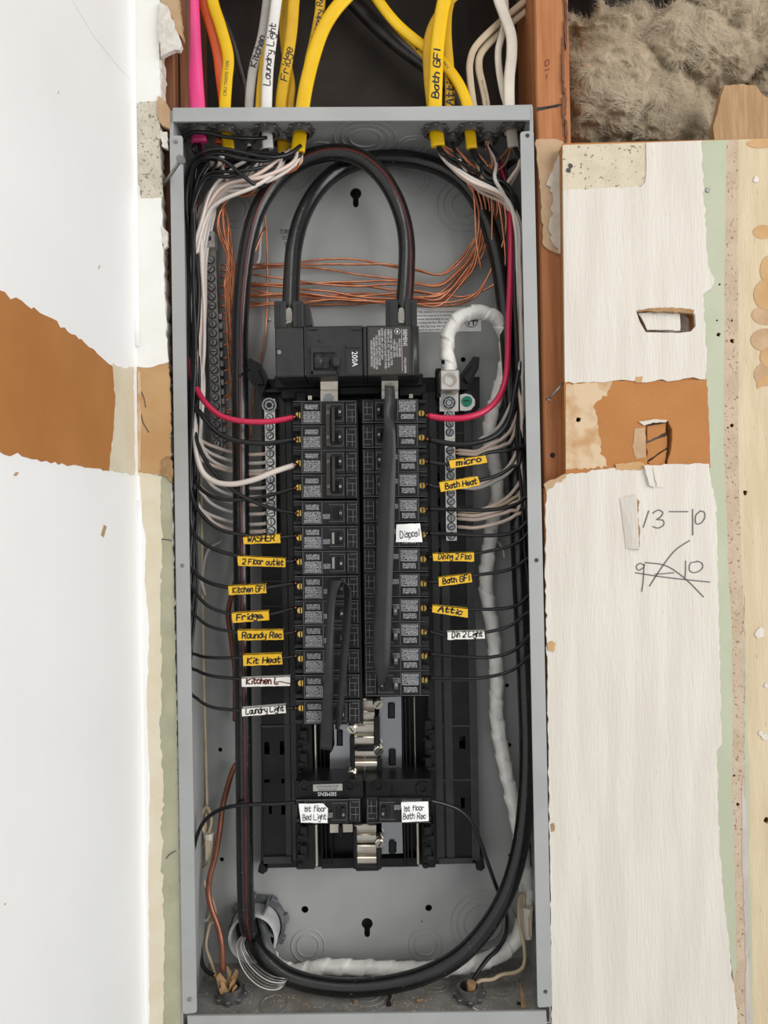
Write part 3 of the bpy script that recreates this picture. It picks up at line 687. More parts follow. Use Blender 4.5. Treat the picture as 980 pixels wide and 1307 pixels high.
# printing on the back panel
pr = MB()
for t, x, y, s in (('TURN OFF', 357, 299, 9.0), ('OCT 0', 360, 306, 7.5), ('STAND', 363, 315, 9.0)):
    pr.add(*typed(t, s * S(DB), P(x, y, DB - .0003), align='LEFT', xs=.62))
part('lettering', pr, 'ink', box)
plw = thing('warning_label', 'white printed instruction label on the back of the box behind the white taped cable', 'label', P(572, 423, DB))
part('sheet', MB().pplate([(520, 393), (614, 392), (614, 423), (520, 424)], DB - .0006, DB - .0001), 'paper', plw)
pr = MB()
for i, t in enumerate(('This device is to be mounted on a solid', 'and the neutral is to be bonded only', 'move the bonding screw prior to', 'routing the bus. Bus ring is needed', 'in the lug long. See wiring diagram', 'need to space the unit area')):
    pr.add(*typed(t, 4.0 * S(DB), P(533, 399.5 + i * 4.55, DB - .0009), align='LEFT', xs=.98))
part('lettering', pr, 'ink', plw)
gm = MB().torus(P(601, 409, DB - .0009), (0, 1, 0), 8.5 * S(DB), .00035, 20, 4)
gm.pbox(597, 403, 599, 415, DB - .0012, DB - .0006); gm.pbox(603, 403, 605, 415, DB - .0012, DB - .0006); gm.pbox(592, 408, 610, 410, DB - .0012, DB - .0006)
part('symbol', gm, 'ink_grey', plw)

# ------------------------------------------------------------------ bus assembly
YB = .072
bus = thing('bus_assembly', 'black plastic bus tray with bright metal bus bars bolted to the back of the box', 'bus tray', P(475, 1108, DB - .001))
slots = [[(x, y), (x + w, y), (x + w, y + h), (x, y + h)] for x, y, w, h in
         ((337, 947, 7, 16), (357, 946, 6, 17), (337, 995, 7, 4), (359, 994, 4, 6), (343, 1026, 4, 13), (359, 1025, 5, 15), (570, 940, 4, 16), (586, 940, 8, 16), (570, 1022, 4, 10), (588, 1018, 5, 14))]
for y in (604, 636, 668, 700, 732, 764, 796, 828, 860): slots.append([(556, y), (562, y), (562, y + 12), (556, y + 12)])
part('base', MB().pplate([(334, 484), (612, 481), (612, 520), (603, 530), (603, 1100), (612, 1102), (340, 1108), (333, 1100)], YB, DB - .001, slots), 'black_plastic', bus)
dm = MB()
for y in (520, 552, 583, 615, 646, 678, 710, 741, 773, 805, 836, 868, 900): dm.pbox(334, y, 371, y + 1.6, YB - .0009, YB + .002)
for y in (520, 552, 583, 615, 646, 678, 710, 741, 773, 805, 836, 868, 926, 995): dm.pbox(556, y, 602, y + 1.6, YB - .0009, YB + .002)
for x in (364, 371, 556, 569, 601): dm.pbox(x, 500, x + 1.4, 1098, YB - .0012, YB + .002)
dm.pbox(332, 926, 372, 928, YB - .002, YB + .002); dm.pbox(333, 928, 335, 1098, YB - .003, YB + .002); dm.pbox(336, 1094, 372, 1102, YB - .003, YB + .002); dm.pbox(560, 1096, 603, 1102, YB - .003, YB + .002)
part('ribs', dm, 'charcoal_plastic', bus)
def clip(pix, ya, yb): part('retaining_clip', MB().pplate(pix, ya, yb), 'black_plastic', bus)
clip([(309, 462), (319, 457), (332, 464), (341, 486), (335, 503), (326, 496), (312, 478)], .052, .080); clip([(320, 470), (329, 470), (336, 490), (328, 490)], .047, .053)
clip([(586, 480), (604, 455), (612, 456), (611, 470), (596, 497), (586, 497)], .055, .080); clip([(592, 482), (604, 466), (608, 469), (597, 489)], .050, .056)
clip([(336, 1098), (342, 1096), (341, 1112), (335, 1116), (329, 1113), (330, 1106)], YB, .097); clip([(606, 1094), (617, 1094), (619, 1108), (614, 1112), (608, 1110), (606, 1100)], YB, .097)
# the breaker mounting rails with their hooks
def rail(x0, x1, y0, y1, hooks, side):
    mb = MB().pbox(x0, y0, x1, y1, .050, YB + .001, .0012)
    for y in hooks:
        a, b = (x0 + 5, x0 + 15) if side < 0 else (x1 - 15, x1 - 5)
        mb.pbox(a, y, b, y + 19, .044, .052, .001); mb.pbox(a - 3 * side * -1, y + 12, b + 4 * side, y + 17, .041, .051, .001); mb.pbox(x0 + 2, y + 22, x0 + 8, y + 27, .047, .052, .0008)
    part('mounting_rail', mb, 'black_plastic', bus)
rail(377, 399, 500, 1016, (932, 962), -1); rail(377, 402, 1052, 1110, (1055, 1080), -1)
rail(538, 557, 500, 1016, (920, 945, 968), 1); rail(538, 556, 1052, 1108, (1056, 1082), 1)
for x0, x1, y0, y1 in ((400.5, 404.5, 923, 997), (401.5, 406, 1052, 1106), (527.5, 531.5, 889, 1000), (531, 535.5, 1050, 1104)):
    part('neutral_rail', MB().pbox(x0, y0, x1, y1, .056, .066, .0006), 'tin_plate', bus)
cm_ = MB()
for x in (409, 414, 421): cm_.pbox(x, 925, x + 2.2, 1104, .060, YB + .001)
for x in (514, 518, 523): cm_.pbox(x, 890, x + 2.2, 1104, .060, YB + .001)
cm_.pbox(410, 1096, 452, 1108, .062, YB); cm_.pbox(486, 1096, 534, 1106, .062, YB)
part('channel', cm_, 'black_plastic', bus)
# bus bars
sl = lambda x0, y0, x1, y1: [(x0, y0), (x1, y0), (x1, y1), (x0, y1)]
YM = .056
part('bus_bar', MB().pplate([(484, 890), (512, 889), (513, 996), (482, 996), (482, 960), (486, 955), (484, 940)], YM, YM + .0025, [sl(495, 897, 504, 917), sl(496, 956, 505, 977)]), 'bus_steel', bus)
part('bus_bar', MB().pplate([(426, 923), (452, 922), (452, 952), (450, 975), (449, 996), (421, 996), (421, 962), (424, 958), (427, 950)], YM, YM + .0025, [sl(429.5, 932, 437.5, 952)]), 'bus_steel', bus)
part('bus_bar', MB().pplate([(487, 1050), (513, 1049), (514, 1089), (487, 1090)], YM, YM + .0025, [sl(496, 1074, 506, 1092 - 4)]), 'bus_steel', bus)
part('bus_bar', MB().pplate([(421, 1052), (450, 1052), (450, 1062), (421, 1063)], YM, YM + .0025), 'tin_plate', bus)
for x, y, w, h in ((495, 897, 9, 20), (496, 956, 9, 21), (429.5, 932, 8, 20), (496, 1073, 9, 18), (431, 1053, 7, 17)):
    part('stab_post', MB().pbox(x + .6, y + .6, x + w - .6, y + h - .6, YM - .003, YM + .014, .0008), 'black_plastic', bus)
def stab(x0, x1, y0, y1, n):
    """A bent contact finger: waved sheet between y0 and y1."""
    mb = MB(); k = 28; prof = []
    for i in range(k + 1):
        t = i / k; y = y0 + (y1 - y0) * t
        Y = YM - .007 - .0035 * abs(math.sin(math.pi * n * t)) ** .6
        a, b = P(x0, y, Y), P(x1, y, Y); up = Vector((0, .0012, 0))
        prof.append([a, b, b + up, a + up])
    mb.ring(None, prof, True, False)
    part('contact_stab', mb, 'tin_plate', bus)
stab(462, 478, 890, 921, 2); stab(452, 477, 922, 954, 2); stab(453, 482, 956, 985, 2); stab(452, 480, 1050, 1076, 2); stab(455, 483, 1077, 1107, 2)
part('stab_edge', MB().pbox(452, 921.5, 477, 923.5, YM - .011, YM), 'tin_plate', bus); part('stab_edge', MB().pbox(453, 985, 482, 996, YM - .004, YM + .004), 'zinc', bus)
for x0, y0, x1, y1 in ((477, 914, 485, 952), (446, 940, 453, 980), (481, 968, 488, 997), (450, 1056, 456, 1110), (480, 1082, 487, 1110), (454, 1106, 484, 1112), (454, 953, 478, 957), (448, 948, 451, 970)):
    part('insulator', MB().pbox(x0, y0, x1, y1, YM - .013, YB, .001), 'black_plastic', bus)
for x, y, an in ((449, 930, .6), (482, 898.5, -.7), (483, 958, -.7), (449, 988.5, .7), (484.5, 1076, -.5)):
    c = P(x, y, YM - .012); d = Vector((.35 * math.sin(an), 1, .45 * math.cos(an))).normalized()
    t_ = part('bus_bolt', MB().cyl(c - d * .002, c + d * .010, .0050, 18), 'tin_plate', bus)
    u = d.cross(Vector((math.cos(an), 0, math.sin(an)))).normalized(); w = d.cross(u)
    m_ = MB(); e = c - d * .0022
    m_.add([e + u * .0034 + w * .0006, e - u * .0034 + w * .0006, e - u * .0034 - w * .0006, e + u * .0034 - w * .0006], [(0, 1, 2, 3)])
    part('slot', m_, 'hole_dark', t_)
# straps from the main breaker to the bus
for x0, x1 in ((409, 431), (487, 508)):
    mb = MB(); prof = []
    for y, Y in ((478, .030), (487, .031), (497, .033), (498, .041), (512, .042), (520, .050)):
        a, b = P(x0, y, Y), P(x1, y, Y); up = Vector((0, .0022, 0)); prof.append([a, b, b + up, a + up])
    mb.ring(None, prof, True, False); part('main_strap', mb, 'tin_plate', bus)
    part('strap_bolt', MB().cyl(P((x0 + x1) / 2 - 1, 509, .035), P((x0 + x1) / 2 - 1, 509, .044), .0062, 6, smooth=False), 'zinc', bus)
bl = MB()
bl.pbox(350, 480, 540, 492, .046, YB, .001); bl.pbox(336, 497, 372, 500, .056, YB); bl.pbox(432, 494, 486, 503, .050, YB, .001); bl.pbox(509, 488, 545, 505, .052, YB, .001); bl.pbox(358, 494, 408, 508, .054, YB, .001); bl.pbox(556, 470, 564, 508, .056, YB, .001)
part('upper_bridge', bl, 'black_plastic', bus)
for x, y in ((393, 505), (522, 503), (500, 484), (398, 483)): part('strap_tab', MB().pbox(x, y, x + 5, y + 5, .045, .050), 'tin_plate', bus)
# moulded crosspiece over the lowest breakers
cr_ = MB().pbox(376, 998, 464, 1019, .021, YB, .0012).pbox(465.5, 996, 552, 1018, .021, YB, .0012)
for x, y in ((389, 1003), (446, 1002), (483, 1002), (539, 1005)):
    c = P(x, y, .021); cr_.pipe(c + Vector((0, -.002, 0)), c + Vector((0, .001, 0)), .0068, .0046, 6)
cr_.pbox(500, 1002, 513, 1017, .020, .023, .0006); cr_.pbox(399, 1000.5, 437, 1016.5, .0205, .023, .0004)
cp = part('crosspiece', cr_, 'black_plastic', bus)
part('rating_label', MB().pplate([(399.5, 1001.5), (437, 1000.5), (437, 1009), (399.5, 1010)], .0198, .0206), 'label_grey', cp)
m_ = MB(); m_.add(*typed('SIEMENS', 6.8 * S(.020), P(417.5, 1011.2, .0201), right=(-1, 0, .012), up=(-.012, 0, -1), xs=.95)); part('lettering', m_, 'print_white', cp)
m_ = MB(); m_.add(*typed('LISTED BLANK FILLER', 3.6 * S(.020), P(418, 1005, .0196), right=(1, 0, .012), xs=.82)); m_.add(*typed('FILLER PLATE QF3', 3.6 * S(.020), P(418, 1009, .0196), right=(1, 0, .012), xs=.82))
part('small_lettering', m_, 'print_dark', cp)

# ------------------------------------------------------------------ main breaker
YF = .004
mn = thing('main_breaker', 'large black main circuit breaker marked 200A at the top of the panel', 'circuit breaker', P(442, 480, .06))
b = MB()
b.pbox(350.5, 418, 388, 480.5, YF - .001, .066, .0014)
b.pbox(388, 416.5, 464, 479.5, YF + .0015, .066, .0012); b.pbox(463, 416, 468, 479.5, YF, .066, .0008)
b.pbox(467, 415.5, 527, 478.8, YF + .0008, .066, .0012)
part('body', b, 'charcoal_plastic', mn)
# the rounded right end
mb = MB(); prof = []
x0 = P(526, 450, YF).x; zt_, zb_ = P(530, 415, YF).z, P(530, 478.5, YF).z
for z in (zb_, zt_):
    L = [(x0, YF + .0008)] + [(x0 + .0075 * math.sin(a), YF + .0083 - .0075 * math.cos(a)) for a in [math.pi / 2 * i / 6 for i in range(7)]] + [(x0 + .0075, .060), (x0, .060)]
    prof.append([Vector((x, y, z)) for x, y in L])
mb.ring(None, prof, True, True); part('end_cap', mb, 'charcoal_plastic', mn)
for x0, x1 in ((349.5, 387.5), (492, 532.5)):                   # shrouds over the two lugs
    s = MB(); xm = (x0 + x1) / 2 - (0 if x0 < 400 else .5)
    top = 384 if x0 < 400 else 381.5
    s.pbox(x0, top, xm - 3.5, 419, YF + .002, .060, .001); s.pbox(xm + 4, top, x1, 418, YF + .002, .060, .001)
    s.pbox(x0 + 5, top + 3, x0 + 7, 418, YF, YF + .004); s.pbox(x1 - 7, top + 3, x1 - 5, 418, YF, YF + .004); s.pbox(xm - 4, 412, xm + 4.5, 419, YF + .006, .060)
    part('lug_shroud', s, 'charcoal_plastic', mn)
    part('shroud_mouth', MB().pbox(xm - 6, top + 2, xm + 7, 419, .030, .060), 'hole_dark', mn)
    l = part('lug', MB().cyl(P(xm + .5, 404, .012), P(xm + .5, 404, .032), .0055, 14), 'tin_plate', mn)
    for y in (396, 412): part('lug_screw', MB().cyl(P(xm + .3, y, .010), P(xm + .3, y, .030), .0027, 12), 'tin_plate', mn)
part('lug_wing', MB().pplate([(388, 388), (393, 386), (398, 415), (388, 417)], .016, .05), 'charcoal_plastic', mn)
mold = MB()
mold.pbox(388, 417, 391, 479, YF - .0006, YF + .002); mold.pbox(394, 418, 405, 420.5, YF - .0004, YF + .002); mold.pbox(449, 418, 461, 420.5, YF - .0002, YF + .002)
mold.pbox(396, 443, 428, 450, YF - .0012, YF + .002, .0006); mold.pbox(396, 450, 400, 478, YF - .001, YF + .002, .0005); mold.pbox(430, 470, 433, 478, YF - .001, YF + .002); mold.pbox(396, 473, 432, 478, YF - .001, YF + .002, .0005)
mold.pbox(441, 442, 460, 443.6, YF + .0004, YF + .002); mold.pbox(441, 442, 442.6, 478, YF + .0004, YF + .002)
part('molding', mold, 'charcoal_plastic', mn)
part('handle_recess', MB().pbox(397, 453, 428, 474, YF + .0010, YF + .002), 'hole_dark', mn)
part('handle_drum', MB().cyl(P(407, 462, YF + .004) + Vector((0, 0, .0072)), P(407, 462, YF + .004) - Vector((0, 0, .0072)), .0062, 20).pbox(401, 455, 421, 471, YF + .0002, YF + .003, .0008), 'charcoal_plastic', mn)
part('handle', MB().pbox(424, 453.5, 432.5, 467, YF - .012, YF + .004, .0014), 'charcoal_plastic', mn, 'breaker handle standing out to the right')
part('dark_dot', MB().cyl(P(407, 436, YF + .0012), P(407, 436, YF + .003), .0017, 12), 'hole_dark', mn)  # small dark disc above the handle
part('dark_screw_ring', MB().cyl(P(356, 449, YF - .0014), P(356, 449, YF), .0031, 16), 'hole_dark', mn); part('screw', MB().cyl(P(356.3, 449.3, YF - .0019), P(356.3, 449.3, YF), .0022, 12), 'zinc', mn)
m_ = MB(); m_.add(*typed('200A', 10.5 * S(YF), P(449.2, 458.2, YF + .0009), right=(0, 0, -1), up=(1, 0, 0), xs=.86)); part('lettering', m_, 'paper', mn, 'white 200A rating')
lb = part('rating_plate', MB().pplate([(470, 418), (522, 417), (522, 477), (470, 478)], YF + .0004, YF + .001), 'label_brown', mn)
m_ = MB(); yl = YF + .0001
m_.add(*typed('SIEMENS', 7.2 * S(YF), P(514.3, 420, yl), right=(0, 0, -1), up=(1, 0, 0), align='LEFT', xs=.82)); m_.add(*typed('2 POLE COMMON', 4 * S(YF), P(515.5, 456, yl), right=(0, 0, -1), up=(1, 0, 0), align='LEFT', xs=.62))
for i, (x, y, t, w) in enumerate(((510, 432, 'CIRCUIT BREAKER', .78), (506.5, 437, '2 POLE UNIT', .9), (503, 433, 'TYPE QN2 200A', .9), (499, 420, '120/240V AC 60Hz  HACR TYPE', .92), (495.5, 420, 'WIRE CU-AL 75C  300 KCMIL MAX', .88), (491.5, 420, 'TORQUE 250 LB-IN CLASS CTL PANEL', .82), (487.5, 419, 'LISTED 23PL  INT CAP 22kA', .9),
        (484, 421, 'SERIES RATED SEE ENCLOSURE', .9), (480.5, 428, 'USE ONLY WITH COPPER OR', .9), (477.3, 431, 'ALUMINIUM WIRE STRANDED', .8), (474, 434, 'OPEN BEFORE SERVICING', .8))):
    m_.add(*typed(t, 3.7 * S(YF), P(x - 1.4, y, yl), right=(0, 0, -1), up=(1, 0, 0), align='LEFT', xs=w))
for x, y0, y1 in ((512.6, 420, 474), (503.2, 440, 474), (492.3, 444, 475)): m_.pbox(x, y0, x + .6, y1, yl, yl + .0003)
m_.torus(P(507, 423, yl), (0, 1, 0), 3.6 * S(YF), .00022, 16, 4); m_.pbox(506, 421.5, 508, 424.5, yl - .0001, yl + .0003)
part('small_lettering', m_, 'print_white', lb)

# ------------------------------------------------------------------ branch breakers
YC = .012                                      # depth of the breaker faces
K = S(YC)
BL, BP = 83 * K, 31.75 * K                     # length and pitch of one pole
def breaker_parts(t, poles, rating, mark):
    """Local shape, wired end at -x, face at y = 0; t is the Empty at the face centre."""
    h = BP * poles - .0005; L = BL
    o = Vector(t.location); k = K
    def mk(name, mb, m, parent=None, label=None):
        ob = bpy.data.objects.new(name, mb.mesh(name, Vector((0, 0, 0)))); ob.data.materials.append(MATS[m]); C.objects.link(ob)
        ob.parent = parent or t; KIDS.setdefault((parent or t).name, []).append(ob); ORG[ob.name] = o
        if label: ob['label'] = label
        return ob
    X = lambda px: -L / 2 + px * k             # px measured from the wired end
    b = MB()
    for p in range(poles):
        zc = (poles - 1) * BP / 2 - p * BP; z0, z1 = zc - BP / 2 + .0003, zc + BP / 2 - .0003
        b.box((X(10), 0, z0), (X(67), .052, z1), .0007)
        b.box((X(67), .0022, z0), (X(83), .052, z1), .0007)
        b.box((X(0), .0165, z0 + .0004), (X(10.5), .052, z1 - .0004), .0006)
        b.box((X(0), .001, z1 - .0052), (X(10.5), .014, z1 - .0008), .0006); b.box((X(0), .001, z0 + .0008), (X(10.5), .014, z0 + .0045), .0006)
        b.box((X(12), -.0004, z1 - .0052), (X(36), .002, z1 - .0012), .0003)
        for q in range(5): b.box((X(38.2), -.0003, zc - .0095 + q * .0024), (X(47 if poles == 1 else 44), .001, zc - .0085 + q * .0024))
    body = mk('body', b, 'black_breaker')
    e = MB()                                    # mould lines standing proud, coloured paler than the body
    for p in range(poles):
        zc = (poles - 1) * BP / 2 - p * BP; g = .00042
        for x0, z0, x1, z1 in ((12, -.0108, 37, -.0105), (36.6, -.0108, 37, .0108), (12, -.0108, 12.4, .0108), (46, -.0085, 65, -.0082), (64.6, -.0085, 65, .0085), (46, .0085, 65, .0088),
                               (69, -.009, 69.5, .009), (69, .0032, 80, .0036), (69, -.004, 80, -.0036), (76, -.009, 76.5, .003), (80.6, -.0105, 81.1, .0105), (72, .0085, 80, .0089), (1, .0118, 82, .0121)):
            yb_ = .0022 if x0 >= 67 else 0
            e.box((X(x0), yb_ - g, zc + z0), (X(x1), yb_ + .0002, zc + z1))
    mk('mould_lines', e, 'pale_edge')
    for p in range(poles):
        zc = (poles - 1) * BP / 2 - p * BP
        c = Vector((X(5.6), .0155, zc + .0004))
        sc = mk('terminal_screw', MB().cyl(c, c + Vector((0, .006, 0)), .0032, 16), 'brass', None, 'brass terminal screw')
        mk('slot', MB().box(c + Vector((-.0006, -.0002, -.0036)), c + Vector((.0006, .001, .0036))), 'hole_dark', sc)
        lab = MB().add([(X(14), -.0006, zc - .0098), (X(35.5), -.0006, zc - .0098), (X(35.5), -.0006, zc + .0016), (X(14), -.0006, zc + .0016)], [(0, 1, 2, 3)])
        lab.add([(X(16), -.0006, zc + .0035), (X(33), -.0006, zc + .0035), (X(33), -.0006, zc + .0086), (X(16), -.0006, zc + .0086)], [(0, 1, 2, 3)])
        mk('rating_print', lab, 'fine_print')
        m2 = MB().add([(X(38), -.0006, zc - .0058), (X(47), -.0006, zc - .0058), (X(47), -.0006, zc - .0008), (X(38), -.0006, zc - .0008)], [(0, 1, 2, 3)])
        if poles == 1: mk('side_print', m2, 'fine_print_tall')
        w = MB().box((X(48), -.0002, zc - .0072), (X(64), .0012, zc + .0072))
        mk('handle_window', w, 'hole_dark')
        hb = MB()
        hb.box((X(58), -.0075, zc - .0056), (X(63.5), .001, zc + .0056), .0012); hb.box((X(52.5), -.0024, zc - .0058), (X(58.5), .001, zc + .0058), .0007)
        hd = mk('handle', hb, 'black_breaker')
        if poles == 2: hd.name = 'handle'
        tx = MB(); tx.add(*typed(rating, .0036, (X(61), -.0079, zc - .0013), xs=.7)); mk('rating_lettering', tx, 'print_white', hd)
        if mark == 2:
            ms = mk('marker_strip', MB().box((X(40.5), -.0034, zc - .0050), (X(45.8), .001, zc + .0050), .0006), 'ink_grey', None, 'grey handle end marked with the rating')
            tx = MB(); tx.add(*typed(rating, .0040, (X(44.4), -.0038, zc), right=(0, 0, 1), up=(-1, 0, 0), xs=.8)); mk('rating_lettering', tx, 'print_white', ms)
        if mark == 1 and poles == 1: mk('marker_strip', MB().box((X(49.2), -.0012, zc - .0058), (X(53.4), .001, zc + .0056), .0004), 'label_grey', None, 'pale grey trip marker beside the handle')
    if poles == 2:
        tb = MB().box((X(43), -.0030, -BP * .86), (X(49), .001, BP * .86), .0006)
        tie = mk('rating_bar', tb, 'label_brown'); 
        tx = MB()
        for s in (1, -1): tx.add(*typed(rating, .0046, (X(46) + .0016, -.0034, s * BP / 2), right=(0, 0, 1), up=(-1, 0, 0), xs=.8))
        mk('rating_lettering', tx, 'label_grey', tie)
        mk('handle_tie', MB().box((X(50.5), -.0092, -BP * .72), (X(54.5), -.002, BP * .72), .001), 'charcoal_plastic', None, 'grey bar tying the two handles together')
    return t
PROTO = {}
def breaker(x, y, side, poles, rating, mark, label, group='branch breakers stacked in two columns', Y=YC, cat='circuit breaker'):
    loc = P(x, y, Y); rot = (0, 0.010, 0) if side < 0 else (0, math.pi + 0.010, 0)
    key = (poles, rating, mark)
    if key not in PROTO:
        t = thing('circuit_breaker', label, cat, loc, group); t.rotation_euler = rot
        PROTO[key] = breaker_parts(t, poles, rating, mark)
        return t
    r = dup(PROTO[key], loc, rot, label); return r
LX, RXc = 414.5, 503.5
breaker(LX, 543, -1, 2, '30', 0, 'double pole breaker at the top of the left column with the red wire')
breaker(LX + .5, 605.5, -1, 2, '30', 0, 'double pole breaker second in the left column with the thick white wire')
Lrow = [(655, '15', 0, 'fifth pole down the left column, with an unmarked black wire'), (687, '20', 1, 'left breaker level with the WASHER tag'), (718.5, '20', 1, 'left breaker level with the 2 Floor outlet tag'), (750.5, '20', 0, 'left breaker level with the Kitchen GFI tag behind the tape loop'),
        (782, '20', 0, 'left breaker level with the Fridge tag'), (813, '20', 0, 'left breaker level with the Laundry Rec tag'), (845, '20', 0, 'left breaker level with the Kit Heat tag'), (877, '15', 0, 'left breaker level with the Kitchen L tag'), (909.5, '15', 0, 'lowest breaker of the left column, level with the Laundry Light tag')]
for i, (y, rt, mk_, lb_) in enumerate(Lrow): breaker(LX + 1 + i * .35, y, -1, 1, rt, mk_, 'black single pole ' + lb_)
breaker(RXc - .5, 540, 1, 2, '30', 0, 'double pole breaker at the top of the right column with the red wire')
Rrow = [(588, '20', 'right breaker wired to the micro tag'), (619, '20', 'right breaker wired to the Bath Heat tag'), (651, '20', 'right breaker above the one with the Disposl paper'), (683, '20', 'right breaker under the white Disposl paper'), (715, '20', 'right breaker wired to the Dining 2 Floor tag'),
        (747, '20', 'right breaker wired to the Bath GFI tag'), (779, '15', 'right breaker wired to the Attic tag'), (810, '15', 'right breaker wired to the Din 2 Light tag'), (841.5, '15', 'second lowest breaker of the right column'), (873, '15', 'lowest breaker of the right column at the tape end')]
for i, (y, rt, lb_) in enumerate(Rrow): breaker(RXc + .2 + i * .35, y - .5, 1, 1, rt, 2 if i > 5 else 0, 'black single pole ' + lb_)
breaker(419, 1036, -1, 1, '15', 0, 'left breaker of the lowest pair, carrying the 1st floor Bed Light paper', Y=.016)
breaker(508.5, 1034.5, 1, 1, '15', 0, 'right breaker of the lowest pair, carrying the 1st floor Bath Rec paper', Y=.016)
part('centre_spine', MB().pbox(456.2, 512, 460.5, 924, .015, .06), 'black_plastic', bus)
# ------------------------------------------------------------------ terminal bars
def term_screws(parent, pts, r, m='zinc', Y=.05):
    src = None
    for x, y in pts:
        c = P(x, y, Y)
        if src is None:
            mb = MB().cyl(c + Vector((0, -.0016, 0)), c + Vector((0, .001, 0)), r * .86, 12, r)
            src = part('screw', mb, m, parent, at=c); o = src
            s2 = MB().box(c + Vector((-r * .75, -.0019, -.0004)), c + Vector((r * .75, -.0012, .0004)), 0, Matrix.Translation(c) @ Matrix.Rotation(.7, 4, 'Y') @ Matrix.Translation(-c))
            slot = part('slot', s2, 'hole_dark', src, at=c); dark_ring = part('dark_screw_ring', MB().cyl(c + Vector((0, -.0003, 0)), c + Vector((0, .0008, 0)), r * 1.13, 14), 'hole_dark', src, at=c)  # dark disc puts the shade round each screw into the colour
        else:
            o = share(src, 'screw', parent, c)
            w_ = dark_ring.copy(); C.objects.link(w_); w_.parent = o; w_.location = (0, 0, 0)
            d = slot.copy(); C.objects.link(d); d.parent = o; d.location = (0, 0, 0); d.rotation_euler = (0, rnd.uniform(0, 3), 0)
gb = thing('ground_bar', 'long grey ground bar with a row of screws beside the left wall of the box', 'terminal bar', P(277, 582, .098))
YG = .078
part('bar', MB().pplate([(262, 318), (275, 317), (284.5, 580), (271, 581)], YG, YG + .010), 'steel_dull', gb)
part('side_teeth', (lambda mb: [mb.pbox(275.4 + (y - 318) * .0365, y, 280 + (y - 318) * .0365, y + 8, YG + .001, YG + .009, .0006) for y in range(400, 576, 12)] and mb)(MB()), 'steel_dull', gb)
term_screws(gb, [(268.5 + (y - 330) * .0355, y) for y in [332 + i * 11.7 for i in range(21)]], .0042, 'zinc', YG)
part('lug', MB().pplate([(259, 296), (273.5, 295), (274, 315), (260, 316)], YG - .006, YG + .010), 'aluminium', gb)
part('lug_screw', MB().cyl(P(266.5, 304, YG - .0075), P(266.5, 304, YG - .003), .0052, 16), 'zinc', gb); part('socket', MB().cyl(P(266.5, 304, YG - .0078), P(266.5, 304, YG - .005), .003, 6), 'hole_dark', gb)
part('standoff', MB().pbox(266, 330, 274, 340, YG + .009, DB).pbox(273, 560, 281, 570, YG + .009, DB), 'steel_dull', gb)
YN = .058
nl = thing('neutral_bar', 'bright neutral bar left of the breakers with white wires screwed into it', 'terminal bar', P(346, 690, .07))
part('bar', MB().pplate([(337, 510), (350.5, 509), (353, 690), (341.5, 690)], YN, YN + .009), 'aluminium', nl)
part('bolt_shade_ring', MB().cyl(P(343.5, 517, YN - .0043), P(343.5, 517, YN - .003), .0062, 18).cyl(P(343.5, 517, YN - .0073), P(343.5, 517, YN - .006), .0030, 12), 'hole_dark', nl)  # shade between nut and washer, put in as dark discs
part('bolt', MB().cyl(P(343.5, 517, YN - .004), P(343.5, 517, YN), .0078, 18).cyl(P(343.5, 517, YN - .007), P(343.5, 517, YN - .003), .0052, 6, smooth=False), 'zinc', nl)
term_screws(nl, [(344 + (y - 530) * .017, y) for y in (533, 545, 556, 568, 579, 590, 600, 612, 622, 633, 643, 655, 666, 677)], .0040, 'zinc', YN)
part('standoff', MB().pbox(339, 514, 349, 524, YN + .0085, .073).pbox(343, 670, 351, 682, YN + .0085, .073), 'black_plastic', nl)
nr = thing('neutral_bar', 'bright neutral bar right of the breakers below the square lug', 'terminal bar', P(576, 690, .07))
part('bar', MB().pplate([(567, 525), (580, 525), (583, 690), (569.5, 690)], YN, YN + .009), 'aluminium', nr)
term_screws(nr, [(573.5 + (y - 530) * .017, y) for y in (530, 541, 552, 575, 586, 597, 607, 618, 629.5, 640, 651, 661.5, 672, 684)], .0040, 'zinc', YN)
part('lug', MB().pbox(561.5, 472, 587, 498, .034, .060, .0012), 'aluminium', nr, 'square lug clamping the white taped cable')
part('lug_screw', MB().pipe(P(574, 485, .0325), P(574, 485, .036), .0074, .0050, 20).cyl(P(574, 485, .0345), P(574, 485, .038), .0052, 6), 'tin_plate', nr)
part('bracket', MB().pplate([(561, 499), (585, 499), (585, 525), (561, 525)], YN - .002, YN + .006), 'aluminium', nr)
part('bolt_shade_ring', MB().cyl(P(573, 514, YN - .0063), P(573, 514, YN - .005), .0065, 18).cyl(P(573, 514, YN - .0102), P(573, 514, YN - .009), .0038, 12), 'hole_dark', nr)  # dark discs stand in for shade round the bolt
part('bolt', MB().cyl(P(573, 514, YN - .006), P(573, 514, YN - .001), .0076, 18).cyl(P(573, 514, YN - .010), P(573, 514, YN - .005), .0056, 6, smooth=False).cyl(P(573, 514, YN - .013), P(573, 514, YN - .009), .0028, 12), 'zinc', nr)
part('bonding_tab', MB().pplate([(587, 504), (594, 502.5), (601, 504), (606, 510), (606, 517), (601, 523), (594, 524.5), (587, 524)], YN, YN + .004), 'aluminium', nr)
gs = part('bonding_screw', MB().cyl(P(596, 512, YN - .003), P(596, 512, YN + .001), .0056, 18), 'green_screw', nr, 'green bonding screw')
part('slot', MB().box(P(596, 512, YN) + Vector((-.0042, -.0034, -.0006)), P(596, 512, YN) + Vector((.0042, -.0024, .0006))), 'hole_dark', gs)
part('standoff', MB().pbox(566, 516, 580, 526, YN + .0055, .073).pbox(570, 672, 581, 686, YN + .0085, .073), 'black_plastic', nr)

